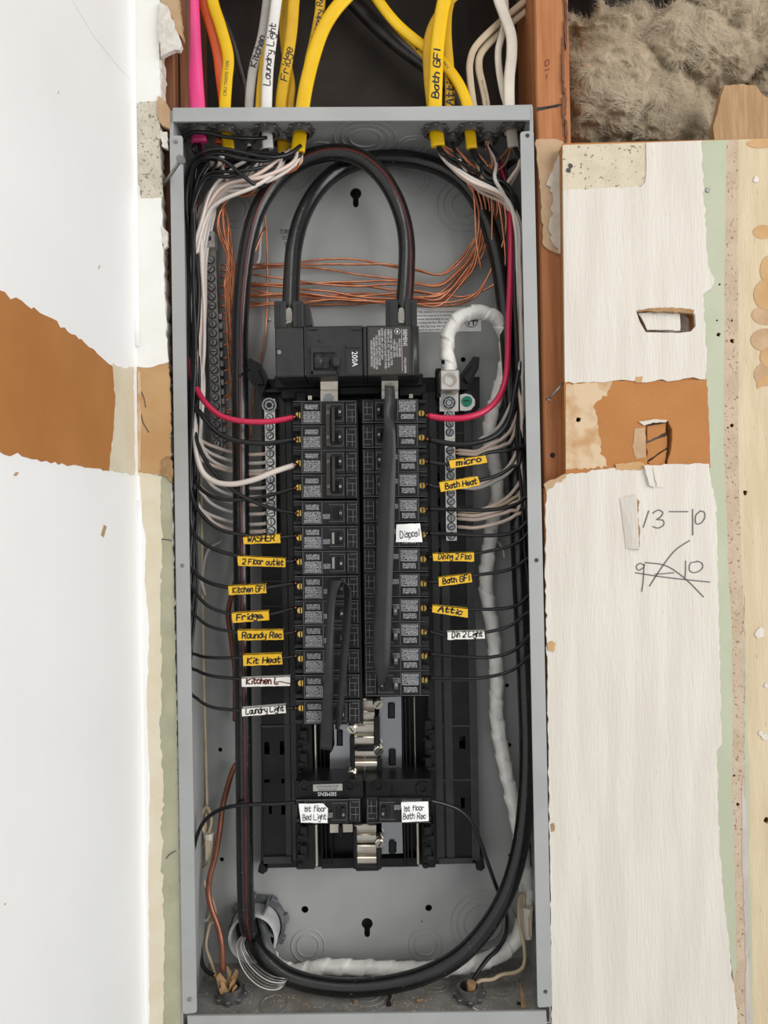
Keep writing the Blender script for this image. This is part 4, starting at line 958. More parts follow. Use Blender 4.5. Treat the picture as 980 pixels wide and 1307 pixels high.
# ------------------------------------------------------------------ service cables
def px3(L): return [P(x, y, Y) for x, y, Y in L]
def stripe(parent, path, r, ang, wid, name='stripe'):
    """A painted stripe running along a round cable."""
    mb = MB(); pr = []
    n = len(path)
    for i, p in enumerate(path):
        t = (path[min(i + 1, n - 1)] - path[max(i - 1, 0)]).normalized()
        f = Vector((0, -1, 0)); f = (f - t * f.dot(t)).normalized(); s = t.cross(f)
        a = ang(i / (n - 1)) if callable(ang) else ang
        L = [p + (f * math.cos(a + d) + s * math.sin(a + d)) * (r + h) for d, h in ((-wid, .00015), (0, .0002), (wid, .00015), (wid, -.0006), (-wid, -.0006))]
        pr.append(L)
    mb.ring(None, pr, True, True); return part(name, mb, 'red_stripe', parent)
RC = .0089
pth = cr(px3([(514, 402, .022), (516, 385, .024), (518.5, 350, .030), (519, 312, .038), (514, 280, .046), (502, 248, .050), (484, 221, .050), (462, 203, .048), (438, 195, .048), (408, 197, .050), (378, 210, .054), (352, 232, .056), (332, 262, .057), (320, 296, .057), (312, 340, .056), (307, 400, .055), (306, 480, .054), (307, 560, .053), (308, 660, .053), (309, 760, .053), (310, 860, .053), (311, 960, .053), (312, 1060, .054), (313, 1130, .056), (315, 1172, .060), (319, 1192, .066)]), 8)
c1 = solo('service_cable', MB().tube(pth, RC, 16), 'cable_black', 'thick black cable with a red stripe running down the left side to the conduit', 'cable', 'thick service cables')
stripe(c1, pth, RC, lambda t: .75 - 1.1 * min(1, t * 2.2) if t < .4 else -.25 + .1 * math.sin(t * 20), .17)
pth = cr(px3([(370.5, 404, .022), (371, 388, .024), (372.5, 350, .034), (375, 318, .042), (383, 284, .052), (397, 254, .061), (416, 230, .068), (440, 213, .072), (470, 204, .074), (505, 202, .075), (538, 206, .075), (568, 217, .074), (594, 236, .073), (612, 262, .072), (626, 296, .071), (637, 340, .070), (645, 400, .069), (651, 470, .068), (656, 560, .066), (660, 640, .064), (663, 720, .062), (667, 800, .060), (671, 880, .058), (673, 950, .056), (671, 1020, .052), (664, 1080, .046), (648, 1136, .040), (622, 1182, .036), (588, 1219, .034), (546, 1243, .034), (500, 1256, .034), (450, 1261, .036), (405, 1257, .040), (368, 1246, .046), (344, 1228, .054), (330, 1210, .064), (323, 1196, .074)]), 8)
c2 = solo('service_cable', MB().tube(pth, RC, 16), 'cable_black', 'thick black cable looping down the right side and along the bottom of the box', 'cable', 'thick service cables')
# spiral-taped neutral
pth = cr(px3([(573, 474, .046), (572, 462, .046), (570, 444, .047), (573, 424, .050), (584, 408, .054), (600, 400, .058), (618, 399, .062), (634, 408, .066), (644, 428, .072), (646, 452, .076), (642, 480, .078), (633, 510, .078), (626, 540, .078), (627, 572, .078), (634, 604, .078), (635, 632, .078), (629, 664, .078), (624, 700, .078), (620, 736, .078), (622, 764, .078), (628, 800, .078), (632, 840, .078), (634, 880, .078), (633, 906, .078), (637, 940, .078), (645, 980, .078), (652, 1012, .078), (660, 1050, .076), (668, 1100, .074), (671, 1140, .072), (667, 1180, .070), (654, 1204, .068), (636, 1219, .066), (608, 1229, .066), (570, 1236, .068), (530, 1238, .070), (490, 1236, .071), (450, 1235, .072), (412, 1234, .074), (384, 1240, .076), (360, 1236, .080), (340, 1216, .084), (330, 1200, .086)]), 22)
mb = MB(); prof = []; N = None; nn = len(pth); sarc = 0
for i, p in enumerate(pth):
    t = (pth[min(i + 1, nn - 1)] - pth[max(i - 1, 0)]).normalized()
    if N is None: N = t.orthogonal().normalized()
    N = (N - t * N.dot(t)).normalized(); B = t.cross(N)
    if i: sarc += (p - pth[i - 1]).length
    L = []
    for j in range(28):
        a = 2 * math.pi * j / 28
        ph = (sarc / .023 + a / (2 * math.pi)) % 1.0          # overlapping turns of tape
        r = .0070 + .0017 * (1 - ph) ** 1.3 + .0007 * noise.noise(Vector((sarc * 70, math.cos(a) * 1.4, math.sin(a) * 1.4))) + .0005 * noise.noise(Vector((sarc * 420 + a * 2.2, math.cos(a) * 1.8, math.sin(a) * 1.8)))
        L.append(p + (N * math.cos(a) + B * math.sin(a)) * r)
    prof.append(L)
mb.ring(None, prof, True, True)
c3 = solo('service_cable', mb, 'tape_white', 'thick neutral cable spirally wrapped in white tape from the square lug to the bottom', 'cable', 'thick service cables')
part('bare_end', MB().tube(px3([(570, 459, .0455), (572, 466, .0455), (573, 474, .046)]), .0066, 10), 'wire_black', c3, 'frayed black end entering the lug')
# loose strands of bare neutral by the conduit
for i in range(6):
    q = cr(px3([(318 + i * .5, 1186, .066), (303 + i * 1.6, 1204, .056 - i * .001), (306 + i * 2.6, 1228 - i, .046), (318 + i * 3.0, 1248 - i * 2.2, .036), (336 + i * 2.4, 1261 - i * 3.0, .029), (356 + i * 1.5, 1262 - i * 2.6, .030), (368, 1248, .042)]), 6)
    part('strand', MB().tube(q, .0007, 6), 'wire_grey' if i % 3 == 0 else 'steel_dull', c3)
sk = solo('grey_sleeve', MB().tube(cr(px3([(332, 1165, .086), (338, 1190, .074), (341, 1206, .064), (348, 1222, .058)]), 5), .0052, 10), 'pvc_dark', 'short grey sleeved lead leaving the conduit mouth', 'cable')

# conduit adapter
cc = P(329, 1177, DB)
cn = thing('conduit_adapter', 'round grey plastic conduit adapter and locknut at the bottom left of the box', 'conduit fitting', cc)
a0 = P(331, 1176, .0995); a1 = P(330, 1177, .090); a2 = P(328, 1178, .066)
part('adapter', MB().pipe(P(329, 1177, .099), Vector((P(329, 1177, .099).x, .068, P(329, 1177, .099).z)), .0265, .0235, 40), 'pvc_pale', cn)
nu = P(331, 1176, .098); m_ = MB().pipe(nu, nu - Vector((0, .009, 0)), .0305, .0267, 40)
for k in range(8):
    a = math.pi / 4 * k + .2; c = nu + Vector((math.cos(a) * .0315, -.0045, math.sin(a) * .0315))
    m_.box(c - Vector((.0024, .0042, .0042)), c + Vector((.0024, .0042, .0042)), .0008, Matrix.Translation(c) @ Matrix.Rotation(-a, 4, 'Y') @ Matrix.Translation(-c))
part('locknut', m_, 'pvc_dark', cn)
part('throat', MB().cyl(P(329, 1177, .0985), P(329, 1177, .0965), .0236, 32), 'hole_dark', cn)
fl = MB()
for k in range(4):
    a = .5 + k * math.pi / 2; c = P(329, 1177, .08); fl.box(c + Vector((.013, -.010, -.0012)), c + Vector((.0236, .015, .0012)), 0, Matrix.Translation(c) @ Matrix.Rotation(a, 4, 'Y') @ Matrix.Translation(-c))
part('inner_fins', fl, 'pvc_dark', cn)

# ------------------------------------------------------------------ jacketed cables through the top
def flat_path(L): return cr(px3(L), 8)
def jacket(mb, path, w, t, tw=None):
    prof = []; n = len(path)
    for i, p in enumerate(path):
        T = (path[min(i + 1, n - 1)] - path[max(i - 1, 0)]).normalized()
        A = T.cross(Vector((0, 1, 0))).normalized(); N = A.cross(T).normalized()
        if tw:
            a = tw(i / (n - 1)); A, N = A * math.cos(a) + N * math.sin(a), N * math.cos(a) - A * math.sin(a)
        L = []
        for j in range(14):
            q = 2 * math.pi * j / 14; cx_, sx_ = math.cos(q), math.sin(q)
            L.append(p + A * (abs(cx_) ** .75 * math.copysign(1, cx_) * w / 2) + N * (abs(sx_) ** .8 * math.copysign(1, sx_) * t / 2))
        prof.append(L)
    return mb.ring(None, prof, True, True)
def on_cable(parent, path, w, t, txt, s0, h, m, seed, name='handwriting', up=True, wid=.9, xs=1.0, typedtext=False):
    """Writing running along the front of a flat cable, from a given arc length."""
    q = list(reversed(path)) if up else list(path); acc = [0]
    for i in range(1, len(q)): acc.append(acc[-1] + (q[i] - q[i - 1]).length)
    def at(u, v):
        u = max(0, min(u, acc[-1] - 1e-6)); i = 0
        while acc[i + 1] < u: i += 1
        p = q[i].lerp(q[i + 1], (u - acc[i]) / max(1e-9, acc[i + 1] - acc[i])); T = (q[min(i + 2, len(q) - 1)] - q[max(i - 1, 0)]).normalized()
        N = Vector((0, -1, 0)); N = (N - T * N.dot(T)).normalized(); A = N.cross(T)
        f = max(.3, 1 - abs(v) / (w * .5) * .55)
        return p + A * v + N * (t / 2 * f ** .5 + .0003)
    mb = MB()
    if typedtext:
        V, F = typed(txt, h, (0, 0, 0), right=(1, 0, 0), up=(0, 1, 0), align='LEFT', xs=xs)
        mb.add([at(s0 + p.x, p.y - h * .35) for p in V], F)
    else:
        st, adv = glyph_strokes(txt, random.Random(seed)); k = h / 6
        pen(mb, st, lambda a, b: at(s0 + a * k * xs, (b - 3) * k), wid)
    return part(name, mb, m, parent)
CABG = 'house cables entering through the top of the box'
def connector(x, y, w, lab):
    c = PZ(x, y, ZT - TK)
    t = thing('cable_clamp', lab, 'cable clamp', c, 'cable clamps in the top of the box')
    part('locknut', (lambda m: [m.box(c + Vector((math.cos(a) * w * .62, math.sin(a) * w * .62, -.0034)) - Vector((.0017, .0017, 0)), c + Vector((math.cos(a) * w * .62, math.sin(a) * w * .62, 0)) + Vector((.0017, .0017, 0)), .0005) for a in [math.pi * 2 * k / 8 for k in range(8)]] and m)(MB().pipe(c, c - Vector((0, 0, .0036)), w * .62, w * .46, 24)), 'steel_dull', t)
    part('collar', MB().pipe(c, c - Vector((0, 0, .0065)), w * .49, w * .42, 24), 'steel_dull', t)
    k = Vector((c.x, c.y, ZT))
    part('saddle', MB().pipe(k, k + Vector((0, 0, .007)), w * .52, w * .40, 20).box(k + Vector((-w * .62, -.004, .002)), k + Vector((-w * .40, .004, .008)), .0006), 'die_cast', t)
    part('clamp_screw', MB().cyl(k + Vector((w * .55, -.003, .004)), k + Vector((w * .55, -.003, .0095)), .0026, 10), 'zinc', t)
    return c
def house_cable(L, w, t, m, label, tw=None):
    p = flat_path(L); return solo('house_cable', jacket(MB(), p, w * .00083, t * .00083, tw), m, label, 'cable', CABG), p
for x, y, w, lab in ((253, 166, .0235, 'cable clamp gripping the pink cable'), (288, 166, .0215, 'cable clamp gripping the yellow and orange cables'), (317, 172, .0185, 'empty looking dark cable clamp left of the white cable'), (341, 165, .0215, 'cable clamp gripping the white laundry cable'),
                (360, 176, .0215, 'rear cable clamp gripping the Fridge cable'), (384, 165, .0215, 'cable clamp gripping the broad yellow cable left of centre'), (555, 165, .0215, 'cable clamp gripping the Bath GFI cable'), (577, 176, .0185, 'rear cable clamp between the two right hand yellow cables'),
                (599, 164, .0215, 'cable clamp gripping the slanting yellow cable at the right'), (621, 176, .0185, 'rear cable clamp under the beige cables'), (652, 163, .0215, 'cable clamp at the right corner gripping the ivory cable')): connector(x, y, w, lab)
YT = .036
house_cable([(241, -60, .044), (244, 0, .042), (247, 60, .040), (250, 110, YT), (252, 138, YT), (254, 182, YT)], 20, 8, 'jacket_pink', 'broad pink flat cable at the top left')
o, p = house_cable([(262, -60, .046), (271, 0, .043), (282, 36, .040), (291, 72, .038), (289, 104, YT), (287, 138, YT), (289, 160, YT), (292, 194, YT)], 15, 6, 'jacket_yellow', 'yellow cable bowing right beside the orange cable')
on_cable(o, p, .012, .005, 'CRU 750592 TYPE', .058, .0050, 'print_dark', 2, 'print', wid=.5, typedtext=True)
house_cable([(250, -60, .058), (258, 0, .056), (268, 30, .053), (277, 66, .050), (281, 96, .048), (286, 138, .044), (284, 160, .042), (281, 184, .043)], 13, 6, 'jacket_orange', 'orange cable half hidden behind the yellow cable')
o, p = house_cable([(276, 5, .070), (287, 30, .068), (297, 52, .064), (306, 84, .060), (313, 110, .056), (316, 138, .050), (317, 172, .048)], 9, 7, 'jacket_black', 'thin black cable slanting behind the orange cable')
on_cable(o, p, .008, .005, 'NMD90 7402', .055, .0035, 'jacket_grey', 2, 'print', typedtext=True)
o, p = house_cable([(347, -60, .052), (341, 0, .050), (334, 48, .048), (324, 84, .046), (320, 110, .046), (318, 138, .046), (318, 180, .047)], 12, 6, 'jacket_grey', 'dull grey white cable marked Kitchen')
on_cable(o, p, .010, .005, 'Kitchen', .078, .0062, 'ink', 5, wid=1.25, xs=1.25)
house_cable([(351, -60, .054), (345, 0, .052), (339, 60, .048), (334, 100, .045), (331, 138, .041), (329, 176, .040)], 11, 5, 'jacket_ochre', 'narrow yellow cable behind the white laundry cable')
o, p = house_cable([(361, -60, .042), (353, 0, .040), (347, 46, .038), (342, 90, YT), (340, 138, YT), (340, 160, YT), (342, 190, YT)], 14, 6, 'jacket_white', 'clean white cable marked Laundry Light')
on_cable(o, p, .012, .005, 'Laundry Light', .066, .0066, 'ink', 6, wid=.95, xs=1.16)
o, p = house_cable([(380, -60, .046), (375, 0, .045), (372, 40, .044), (366, 80, .044), (361, 110, .045), (358, 138, .047), (359, 160, .050), (362, 198, .050)], 15, 6, 'jacket_ochre', 'yellow cable marked Fridge')
on_cable(o, p, .012, .005, 'Fridge', .077, .0078, 'ink', 7, wid=.8, xs=1.15)
house_cable([(362, -60, .056), (363, 0, .055), (362, 40, .054), (367, 84, .053), (371, 110, .052), (369, 138, .052), (368, 186, .053)], 12, 5, 'jacket_ochre', 'yellow cable just behind the Fridge cable')
house_cable([(470, -34, .048), (448, -10, .046), (428, 12, .044), (412, 38, .042), (400, 72, .040), (391, 108, YT), (386, 138, YT), (384, 160, YT), (380, 194, YT)], 18, 7, 'jacket_yellow', 'broad yellow cable arching to the right left of centre')
o, p = house_cable([(410, -60, .054), (409, 0, .053), (406, 26, .052), (400, 56, .051), (394, 84, .050), (389, 138, .048)], 13, 5, 'jacket_ochre', 'yellow cable marked Laundry Rec behind the broad yellow one')
on_cable(o, p, .011, .004, 'Laundry Rec', .078, .0058, 'ink', 8, wid=1.1, xs=1.1)
house_cable([(428, -30, .090), (448, -2, .088), (478, 30, .086), (510, 58, .084), (545, 84, .082), (575, 112, .080), (590, 150, .086 - .006)], 20, 16, 'jacket_black', 'thick black cable slanting down behind the yellow cables')
o, p = house_cable([(458, -40, .064), (478, -6, .062), (502, 26, .060), (526, 48, .058), (550, 66, .056), (572, 88, .052), (588, 112, .046), (597, 138, .040), (599, 160, YT), (602, 190, YT)], 14, 6, 'jacket_yellow', 'yellow cable slanting from the upper left to the right clamp')
on_cable(o, p, .012, .005, 'TYPE NM-B PATENT', .10, .0046, 'print_dark', 2, 'print', typedtext=True)
o, p = house_cable([(464, -60, .070), (478, -10, .068), (494, 18, .066), (514, 42, .064), (536, 64, .062), (548, 84, .060), (553, 138, .050)], 11, 5, 'jacket_ochre', 'yellow cable marked Dining, slanting under its twin')
on_cable(o, p, .010, .004, 'gniniD'[::-1], .076, .0060, 'ink', 9, wid=1.2, xs=1.2)
house_cable([(618, -40, .050), (594, -16, .052), (566, 10, .054), (551, 34, .055), (545, 62, .054), (546, 100, .050), (550, 138, .045), (553, 176, .044)], 11, 5, 'jacket_ochre', 'yellow cable behind the Bath GFI cable, bowing left')
o, p = house_cable([(578, -60, .040), (569, -10, .039), (563, 20, .038), (558, 60, .037), (556, 100, YT), (555, 138, YT), (556, 160, YT), (559, 187, YT)], 18, 7, 'jacket_yellow', 'broad yellow cable marked Bath GFI')
on_cable(o, p, .014, .006, 'Bath GFI', .050, .0070, 'ink', 10, wid=1.15, xs=1.35)
o, p = house_cable([(600, -50, .058), (584, -20, .057), (572, 10, .056), (570, 44, .056), (573, 84, .056), (574, 112, .055), (574, 138, .054), (576, 172, .052)], 13, 5, 'jacket_ochre', 'yellow cable marked Attic behind the slanting cable')
on_cable(o, p, .011, .004, 'Attic', .032, .0080, 'ink', 11, wid=1.1, xs=1.25)
o, p = house_cable([(688, -14, .062), (662, 8, .060), (634, 32, .056), (608, 58, .053), (600, 78, .052), (600, 100, .052), (605, 138, .050), (614, 176, .052)], 9, 5, 'jacket_beige', 'beige cable curving in from the upper right, outer of two')
o, p = house_cable([(690, 0, .066), (666, 18, .064), (640, 40, .060), (615, 66, .058), (611, 86, .056), (616, 110, .055), (621, 138, .054), (624, 192, .054)], 10, 5, 'jacket_beige', 'beige cable curving in from the upper right, inner of two')
on_cable(o, p, .008, .004, '250501-2C-AL75C TYPE', .046, .0030, 'ink_brown', 2, 'print', typedtext=True)
house_cable([(628, -60, .044), (634, -10, .043), (643, 18, .042), (652, 44, .040), (653, 70, .038), (650, 100, YT), (650, 138, YT), (652, 160, YT), (655, 188, YT)], 14, 6, 'jacket_ivory', 'ivory cable dropping into the right corner clamp')
house_cable([(640, -40, .056), (645, 10, .054), (642, 40, .052), (636, 64, .050), (637, 90, .048), (642, 118, .046), (647, 138, .044), (648, 172, .042)], 9, 5, 'jacket_ivory', 'thin ivory cable bowing left of the corner cable')

# ------------------------------------------------------------------ wires
def wire(L, r, m, label, group=None, name='wire', k=6, n=8, tip=None):
    q = cr(px3(L), k)
    o = solo(name, MB().tube(q, r, n), m, label, 'wire', group)
    if tip:                                    # bare copper end
        d = (q[-1] - q[-2]).normalized(); part('bare_tip', MB().tube([q[-1] - d * .001, q[-1] + d * tip], r * .6, 6), 'copper', o)
    return o
RB = .00205
HB = 'black hot wires'; HW = 'white neutral wires'; HG = 'bare copper ground wires'
j = lambda a: rnd.uniform(-a, a)
# left hot wires: leave the top bundle, run down the left side, bend to their breakers
def left_run(xs, ys, k, yd):
    """Upper part of a run: from a stripped cable at (xs, ys), over to the left side, down to yd."""
    a = 242 + k * 1.5; b = 246 + (k * 7) % 9
    d = .030 + (k % 5) * .007
    top = 196 + (k * 5) % 30
    L = [(xs, ys, .040), (xs - 6 + j(3), ys + 12, .036), ((xs + 262) / 2 + j(8), top + j(4), d - .006), (262 + j(3), top + 6, d), (249 + j(2), top + 40, d + .004), (244 + (k % 4) * 2, 300 + j(14), d + .008)]
    y = 300
    while y < yd - 150:
        y += 85 + j(14); L.append((245 + ((k * 3 + int(y / 60)) % 5) * 2.2, min(y, yd - 70), d + .008))
    return L
LW = [(253, 178), (290, 190), (318, 186), (341, 184), (341, 186), (361, 194), (363, 196), (384, 188), (382, 186), (288, 188), (320, 188), (362, 192), (380, 190)]
rd = wire([(252, 176, .040), (256, 188, .044), (258, 200, .046), (253, 230, .052), (247, 270, .056), (243, 330, .056), (242, 420, .054), (245, 478, .046), (252, 498, .038), (263, 515, .030), (281, 530, .025), (305, 537, .022), (335, 538.5, .021), (358, 536, .022), (374, 532.5, .024)], .0030, 'wire_red', 'red wire sweeping to the top left breaker', None, 'wire', tip=.004)
wire([(253, 176, .042)] + left_run(256, 180, 1, 500)[2:] + [(246, 500, .040), (258, 530, .032), (276, 551, .026), (300, 562, .023), (335, 566, .022), (358, 564, .023), (374, 561, .025)], .0027, 'wire_black', 'black wire below the red one, to the top left double breaker', HB, tip=.004)
wire(left_run(288, 188, 2, 560)[:-1] + [(249, 520, .040), (250, 570, .034), (257, 600, .028), (272, 614, .024), (296, 618, .021), (325, 612, .019), (350, 602, .020), (375, 594, .024)], .0030, 'wire_white', 'thick white wire lifting to the second double breaker of the left column', None, tip=.004)
wire(left_run(318, 188, 3, 600) + [(246, 596, .040), (252, 618, .032), (266, 631, .026), (290, 638, .023), (325, 636, .022), (352, 630, .023), (375, 623.5, .025)], RB, 'wire_black', 'black wire to the lower pole of the second left double breaker', HB, tip=.003)
wire(left_run(341, 186, 4, 560) + [(249, 545, .038), (258, 580, .030), (276, 606, .025), (304, 630, .021), (335, 645, .020), (360, 652, .022), (376, 654.5, .025)], RB, 'wire_black', 'untagged black wire to the fifth left pole, above the WASHER wire', HB, tip=.003)
tagW = [('WASHER', 'WASHER', 652, [(246, 636), (262, 662), (284, 677), (312, 683)], [(310, 685), (357, 681), (358, 693), (311, 694.5)], 684, 'tag_yellow'),
        ('2 Floor outlet', '2 Floor outlet', 676, [(244, 670), (256, 690), (276, 702), (305, 710)], [(303, 709), (364, 712), (364, 724), (304, 722)], 715, 'tag_yellow'),
        ('Kitchen GFI', 'Kitchen GFI', 722, [(243, 718), (252, 734), (268, 744), (293, 750)], [(291, 747.5), (339, 745), (340, 757), (292, 759.5)], 744.5, 'tag_yellow'),
        ('Fridge', 'Fridge.', 745, [(243, 738), (252, 760), (270, 776), (300, 785)], [(295.5, 782), (342.5, 779), (343.5, 791.5), (297, 795)], 776, 'tag_yellow'),
        ('Laundry Rec', 'Raundy Rec', 776, [(243, 772), (254, 790), (272, 801), (305, 807.5)], [(303, 804), (361, 803.5), (362, 816.5), (304, 817.5)], 806, 'tag_yellow'),
        ('Kit Heat', 'Kit Heat', 832, [(242, 826), (252, 836), (272, 839.5), (312, 839.5)], [(310, 835.5), (359, 833.5), (360.5, 848), (310.5, 850)], 837.5, 'tag_yellow'),
        ('Kitchen L', 'Kitchen L', 850, [(242, 846), (252, 856), (272, 863), (310, 867)], [(308, 865.5), (370, 863), (370, 875.5), (308.5, 876.5)], 870, 'tag_white'),
        ('Laundry Light', 'Laundry Light', 886, [(242, 878), (252, 892), (272, 903), (312, 907)], [(308.5, 904), (364, 899.5), (365, 910), (309, 914.5)], 904, 'tag_white')]
for i, (nm, txt, yd, app, quad, ye, tm) in enumerate(tagW):
    Y = .022
    xs, ys = LW[(i * 3 + 4) % len(LW)]
    up = left_run(xs, ys, i + 5, yd - 60)
    mid_y = [(243 + (i % 3) * 1.5, yd - 60, .034)] if yd - 60 > up[-1][1] + 20 else []
    tx = sum(p[0] for p in quad) / 4; ty = sum(p[1] for p in quad) / 4
    path = up + mid_y + [(x, y, .032 - .010 * q / 3) for q, (x, y) in enumerate(app)] + [(tx - 4, ty - 1, Y + .0004), (quad[1][0] + 2, (quad[1][1] + quad[2][1]) / 2 - 1, Y), (376, ye, .0245)]
    wire(path, .00165 if i > 2 else RB, 'wire_black', 'black wire carrying the %s tag left of the breakers' % nm, HB, tip=.003)
    t = thing('wire_tag', ('yellow' if tm == 'tag_yellow' else 'white') + ' folded tape tag with %s written on it, left of the breakers' % nm, 'wire tag', P(tx, quad[3][1], Y - .003), 'handwritten tags on the left wires')
    q = jag(quad, .35, 5, 200 + i)
    part('tag', MB().pplate(q, Y - .0034, Y - .0028).pplate(quad, Y + .0022, Y + .0027), tm, t); part('fold', MB().pplate([(quad[0][0], quad[0][1]), (quad[1][0], quad[1][1]), (quad[1][0], quad[1][1] + .9), (quad[0][0], quad[0][1] + .9)], Y - .0034, Y + .0027), tm, t)
    sl_ = (quad[2][1] - quad[3][1]) / (quad[2][0] - quad[3][0])
    x0, x1 = quad[3][0] + 5, quad[2][0] - (8 if len(txt) < 8 else 3)
    if txt == 'Kitchen L':
        mb = write_px('Kitchen L', x0 + 1, quad[3][1] - 3.5, x1 - 12, quad[3][1] - 4, 7.5, Y - .0037, 31, 1.5)
        pen(mb, [[Vector((x, y, 0)) for x, y in ((352, 871), (358, 870), (364, 871.5), (370, 872.5))]], lambda a, b: P(a, b, Y - .0037), 1.3)
        part('handwriting', mb, 'ink_brown', t, 'dark red writing')
    else:
        part('handwriting', write_px(txt, x0, quad[3][1] - 2.6 + sl_ * 4, x1, quad[2][1] - 2.6, 7.2, Y - .0037, 30 + i, 1.3, jit=.14), 'ink', t)

# arcs of black wire at the top left
for i, L in enumerate(([(384, 186, .034), (368, 197, .028), (345, 201, .022), (315, 196, .018), (285, 190, .016), (262, 193, .018), (245, 206, .026), (237, 228, .036), (236, 262, .046)], [(340, 176, .034), (318, 177, .024), (290, 175, .018), (262, 169, .014), (243, 170, .018), (234, 180, .030), (231, 196, .044)],
     [(343, 232, .040), (330, 238, .030), (312, 226, .022), (290, 208, .018), (270, 201, .018), (252, 208, .024), (242, 228, .032), (238, 260, .040)], [(362, 196, .036), (340, 205, .026), (310, 203, .020), (280, 196, .020), (258, 204, .024), (243, 224, .034), (239, 262, .042)], [(380, 190, .046), (345, 212, .046), (310, 218, .044), (275, 224, .042), (256, 236, .044), (247, 260, .048)])):
    L = L + [(239 + i * 2, 320, .050), (241 + i * 2.5, 400, .050), (240 + i * 3, 480, .048), (243 + i * 2, 560, .046), (242, 640 + i * 12, .044)]
    wire(L, RB, 'wire_black', 'black wire arching over the top left corner, ' + ('passing lowest over the white wires', 'nearest the top panel', 'crossing in front of the white wires', 'second under the clamps', 'deepest behind the others')[i], HB)
# left neutrals
ny = [579, 590, 600, 604, 622, 633, 643, 655, 668, 677, 678]
srcs = [(381, 186), (384, 188), (343, 184), (340, 186), (361, 196), (364, 194), (292, 190), (289, 190), (318, 184), (384, 190), (343, 186)]
for i, y in enumerate(ny):
    xs, ys = srcs[i]; dd = .040 + (i % 4) * .007; xb = 247 + (i * 5) % 13
    via = [(xs - 8, ys + 22, dd - .008), ((xs + 290) / 2, 226 + (i * 7) % 16, dd - .012), (288 - i % 3 * 5, 236 + (i * 5) % 22, dd - .006), (264 - i % 4 * 5, 268 + i * 2, dd)] if i < 8 else [(xs - 4, ys + 20, dd), ((xs + 280) / 2, 214, dd), (272, 240, dd), (258, 280, dd)]
    L = [(xs, ys, .040)] + via + [(xb - 2 + j(3), 330, dd + .006), (xb + j(4), 390, dd + .010), (xb - 1 + j(4), 450, dd + .012), (xb + j(4), 505, .064), (xb - 6 + j(3), y - 52, .066), (xb + 6, y - 20, .068), (284, y - 5, .069), (312, y + 1, .068), (332, y + 1, .066), (339.5, y, .063)]
    wire(L, .0020, 'wire_white' if i % 3 else 'wire_blush', 'white wire bending into the left neutral bar, ' + ('topmost of them', 'second from the top', 'third from the top', 'fourth from the top', 'fifth from the top', 'sixth from the top', 'sixth from the bottom', 'fourth from the bottom', 'third from the bottom', 'second from the bottom', 'lowest of them')[i], HW)
for i in range(5):                             # white and black bundle fillers that stay along the left wall
    xb = 249 + i * 3; d = .050 + i * .006
    L = [(srcs[i][0] - 3, srcs[i][1], .042), (330 - i * 8, 222 + i * 5, d - .02), (292 - i * 4, 238 + i * 6, d - .01), (xb + 12, 275, d), (xb + 2, 330, d), (xb + j(4), 400, d), (xb - 2 + j(4), 470, d), (xb - 4 + j(3), 540, d), (xb - 8, 610, d + .004), (246 + i, 700, .086), (262, 760 - i * 4, .090)][:11 if i == 0 else 9]
    wire(L, .0020, ('wire_blush', 'wire_white', 'wire_white', 'wire_grey', 'wire_white')[i], ('blush wire running straight down nearest the left wall', 'white wire running straight down in the middle of the left bundle', 'white wire running straight down just left of the greyish one', 'greyish wire running straight down among the left bundle', 'white wire straight down, nearest the ground bar')[i], HW)
wire([(252, 330, .088), (256, 560, .090), (258, 720, .092), (260, 860, .092), (263, 980, .092), (264, 1030, .088), (262, 1052, .084), (266, 1066, .082)], .0017, 'wire_cream', 'long cream wire down the left side to the wire connector', None)
wire([(284, 690, .088), (266, 702, .090), (259, 730, .092), (257, 790, .093), (259, 860, .094)], .0016, 'wire_grey', 'pale grey wire curling behind the left cable', None)
# white wire with a copper companion beside the left cable
wire([(346, 222, .070), (341, 246, .080), (334, 276, .088), (332, 310, .090), (330, 332, .090), (322, 341, .090), (300, 346, .090)], .0018, 'wire_grey', 'pale grey wire hanging behind the left cable loop')
gi = 0
def ground(L, r=.00115, lab=None):
    global gi; gi += 1
    return wire(L, r, 'copper', lab, HG, 'ground_wire', 5, 6)
ground([(344, 230, .072), (338, 268, .086), (340, 300, .088), (341, 350, .090), (339, 420, .092), (330, 470, .093), (322, 520, .094), (320, 560, .094)], lab='bare copper wire hanging behind the left cable loop')
ground([(338, 290, .088), (322, 330, .088), (312, 370, .088), (308, 400, .090)], lab='short bare copper wire slanting behind the left cable loop')
lg = [(384, 190), (381, 190), (362, 198), (341, 188), (320, 190), (291, 192), (364, 198), (343, 190)]
lgl = ['furthest left', 'second from the left', 'ending highest', 'crossing the others', 'leaving the white cable', 'leaving the yellow cable', 'nearest the thick cable', 'ending lowest']
for i, (xs, ys) in enumerate(lg):
    ye = 392 + i * 16.5
    L = [(xs, ys, .044), (xs - 6, ys + 26, .046), ((xs + 296) / 2, 228 + i * 3, .058), (296 - (i * 5) % 13, 250, .072), (277 + (i * 7) % 20, 285, .076), (290 + (i * 5) % 9, 330, .078), (286 + (i * 11) % 13, 366, .078), (293 + i % 3 * 2, ye - 16, .082), (292, ye - 4, .084), (283, ye, .084)]
    ground(L, lab='bare copper wire dropping from the top left to the ground bar, ' + lgl[i])
ground([(293, 404, .080), (296, 440, .080), (297, 480, .082), (297, 500, .084), (291, 510, .084), (283, 511, .084)], lab='long bare copper wire bending into the ground bar near its foot')
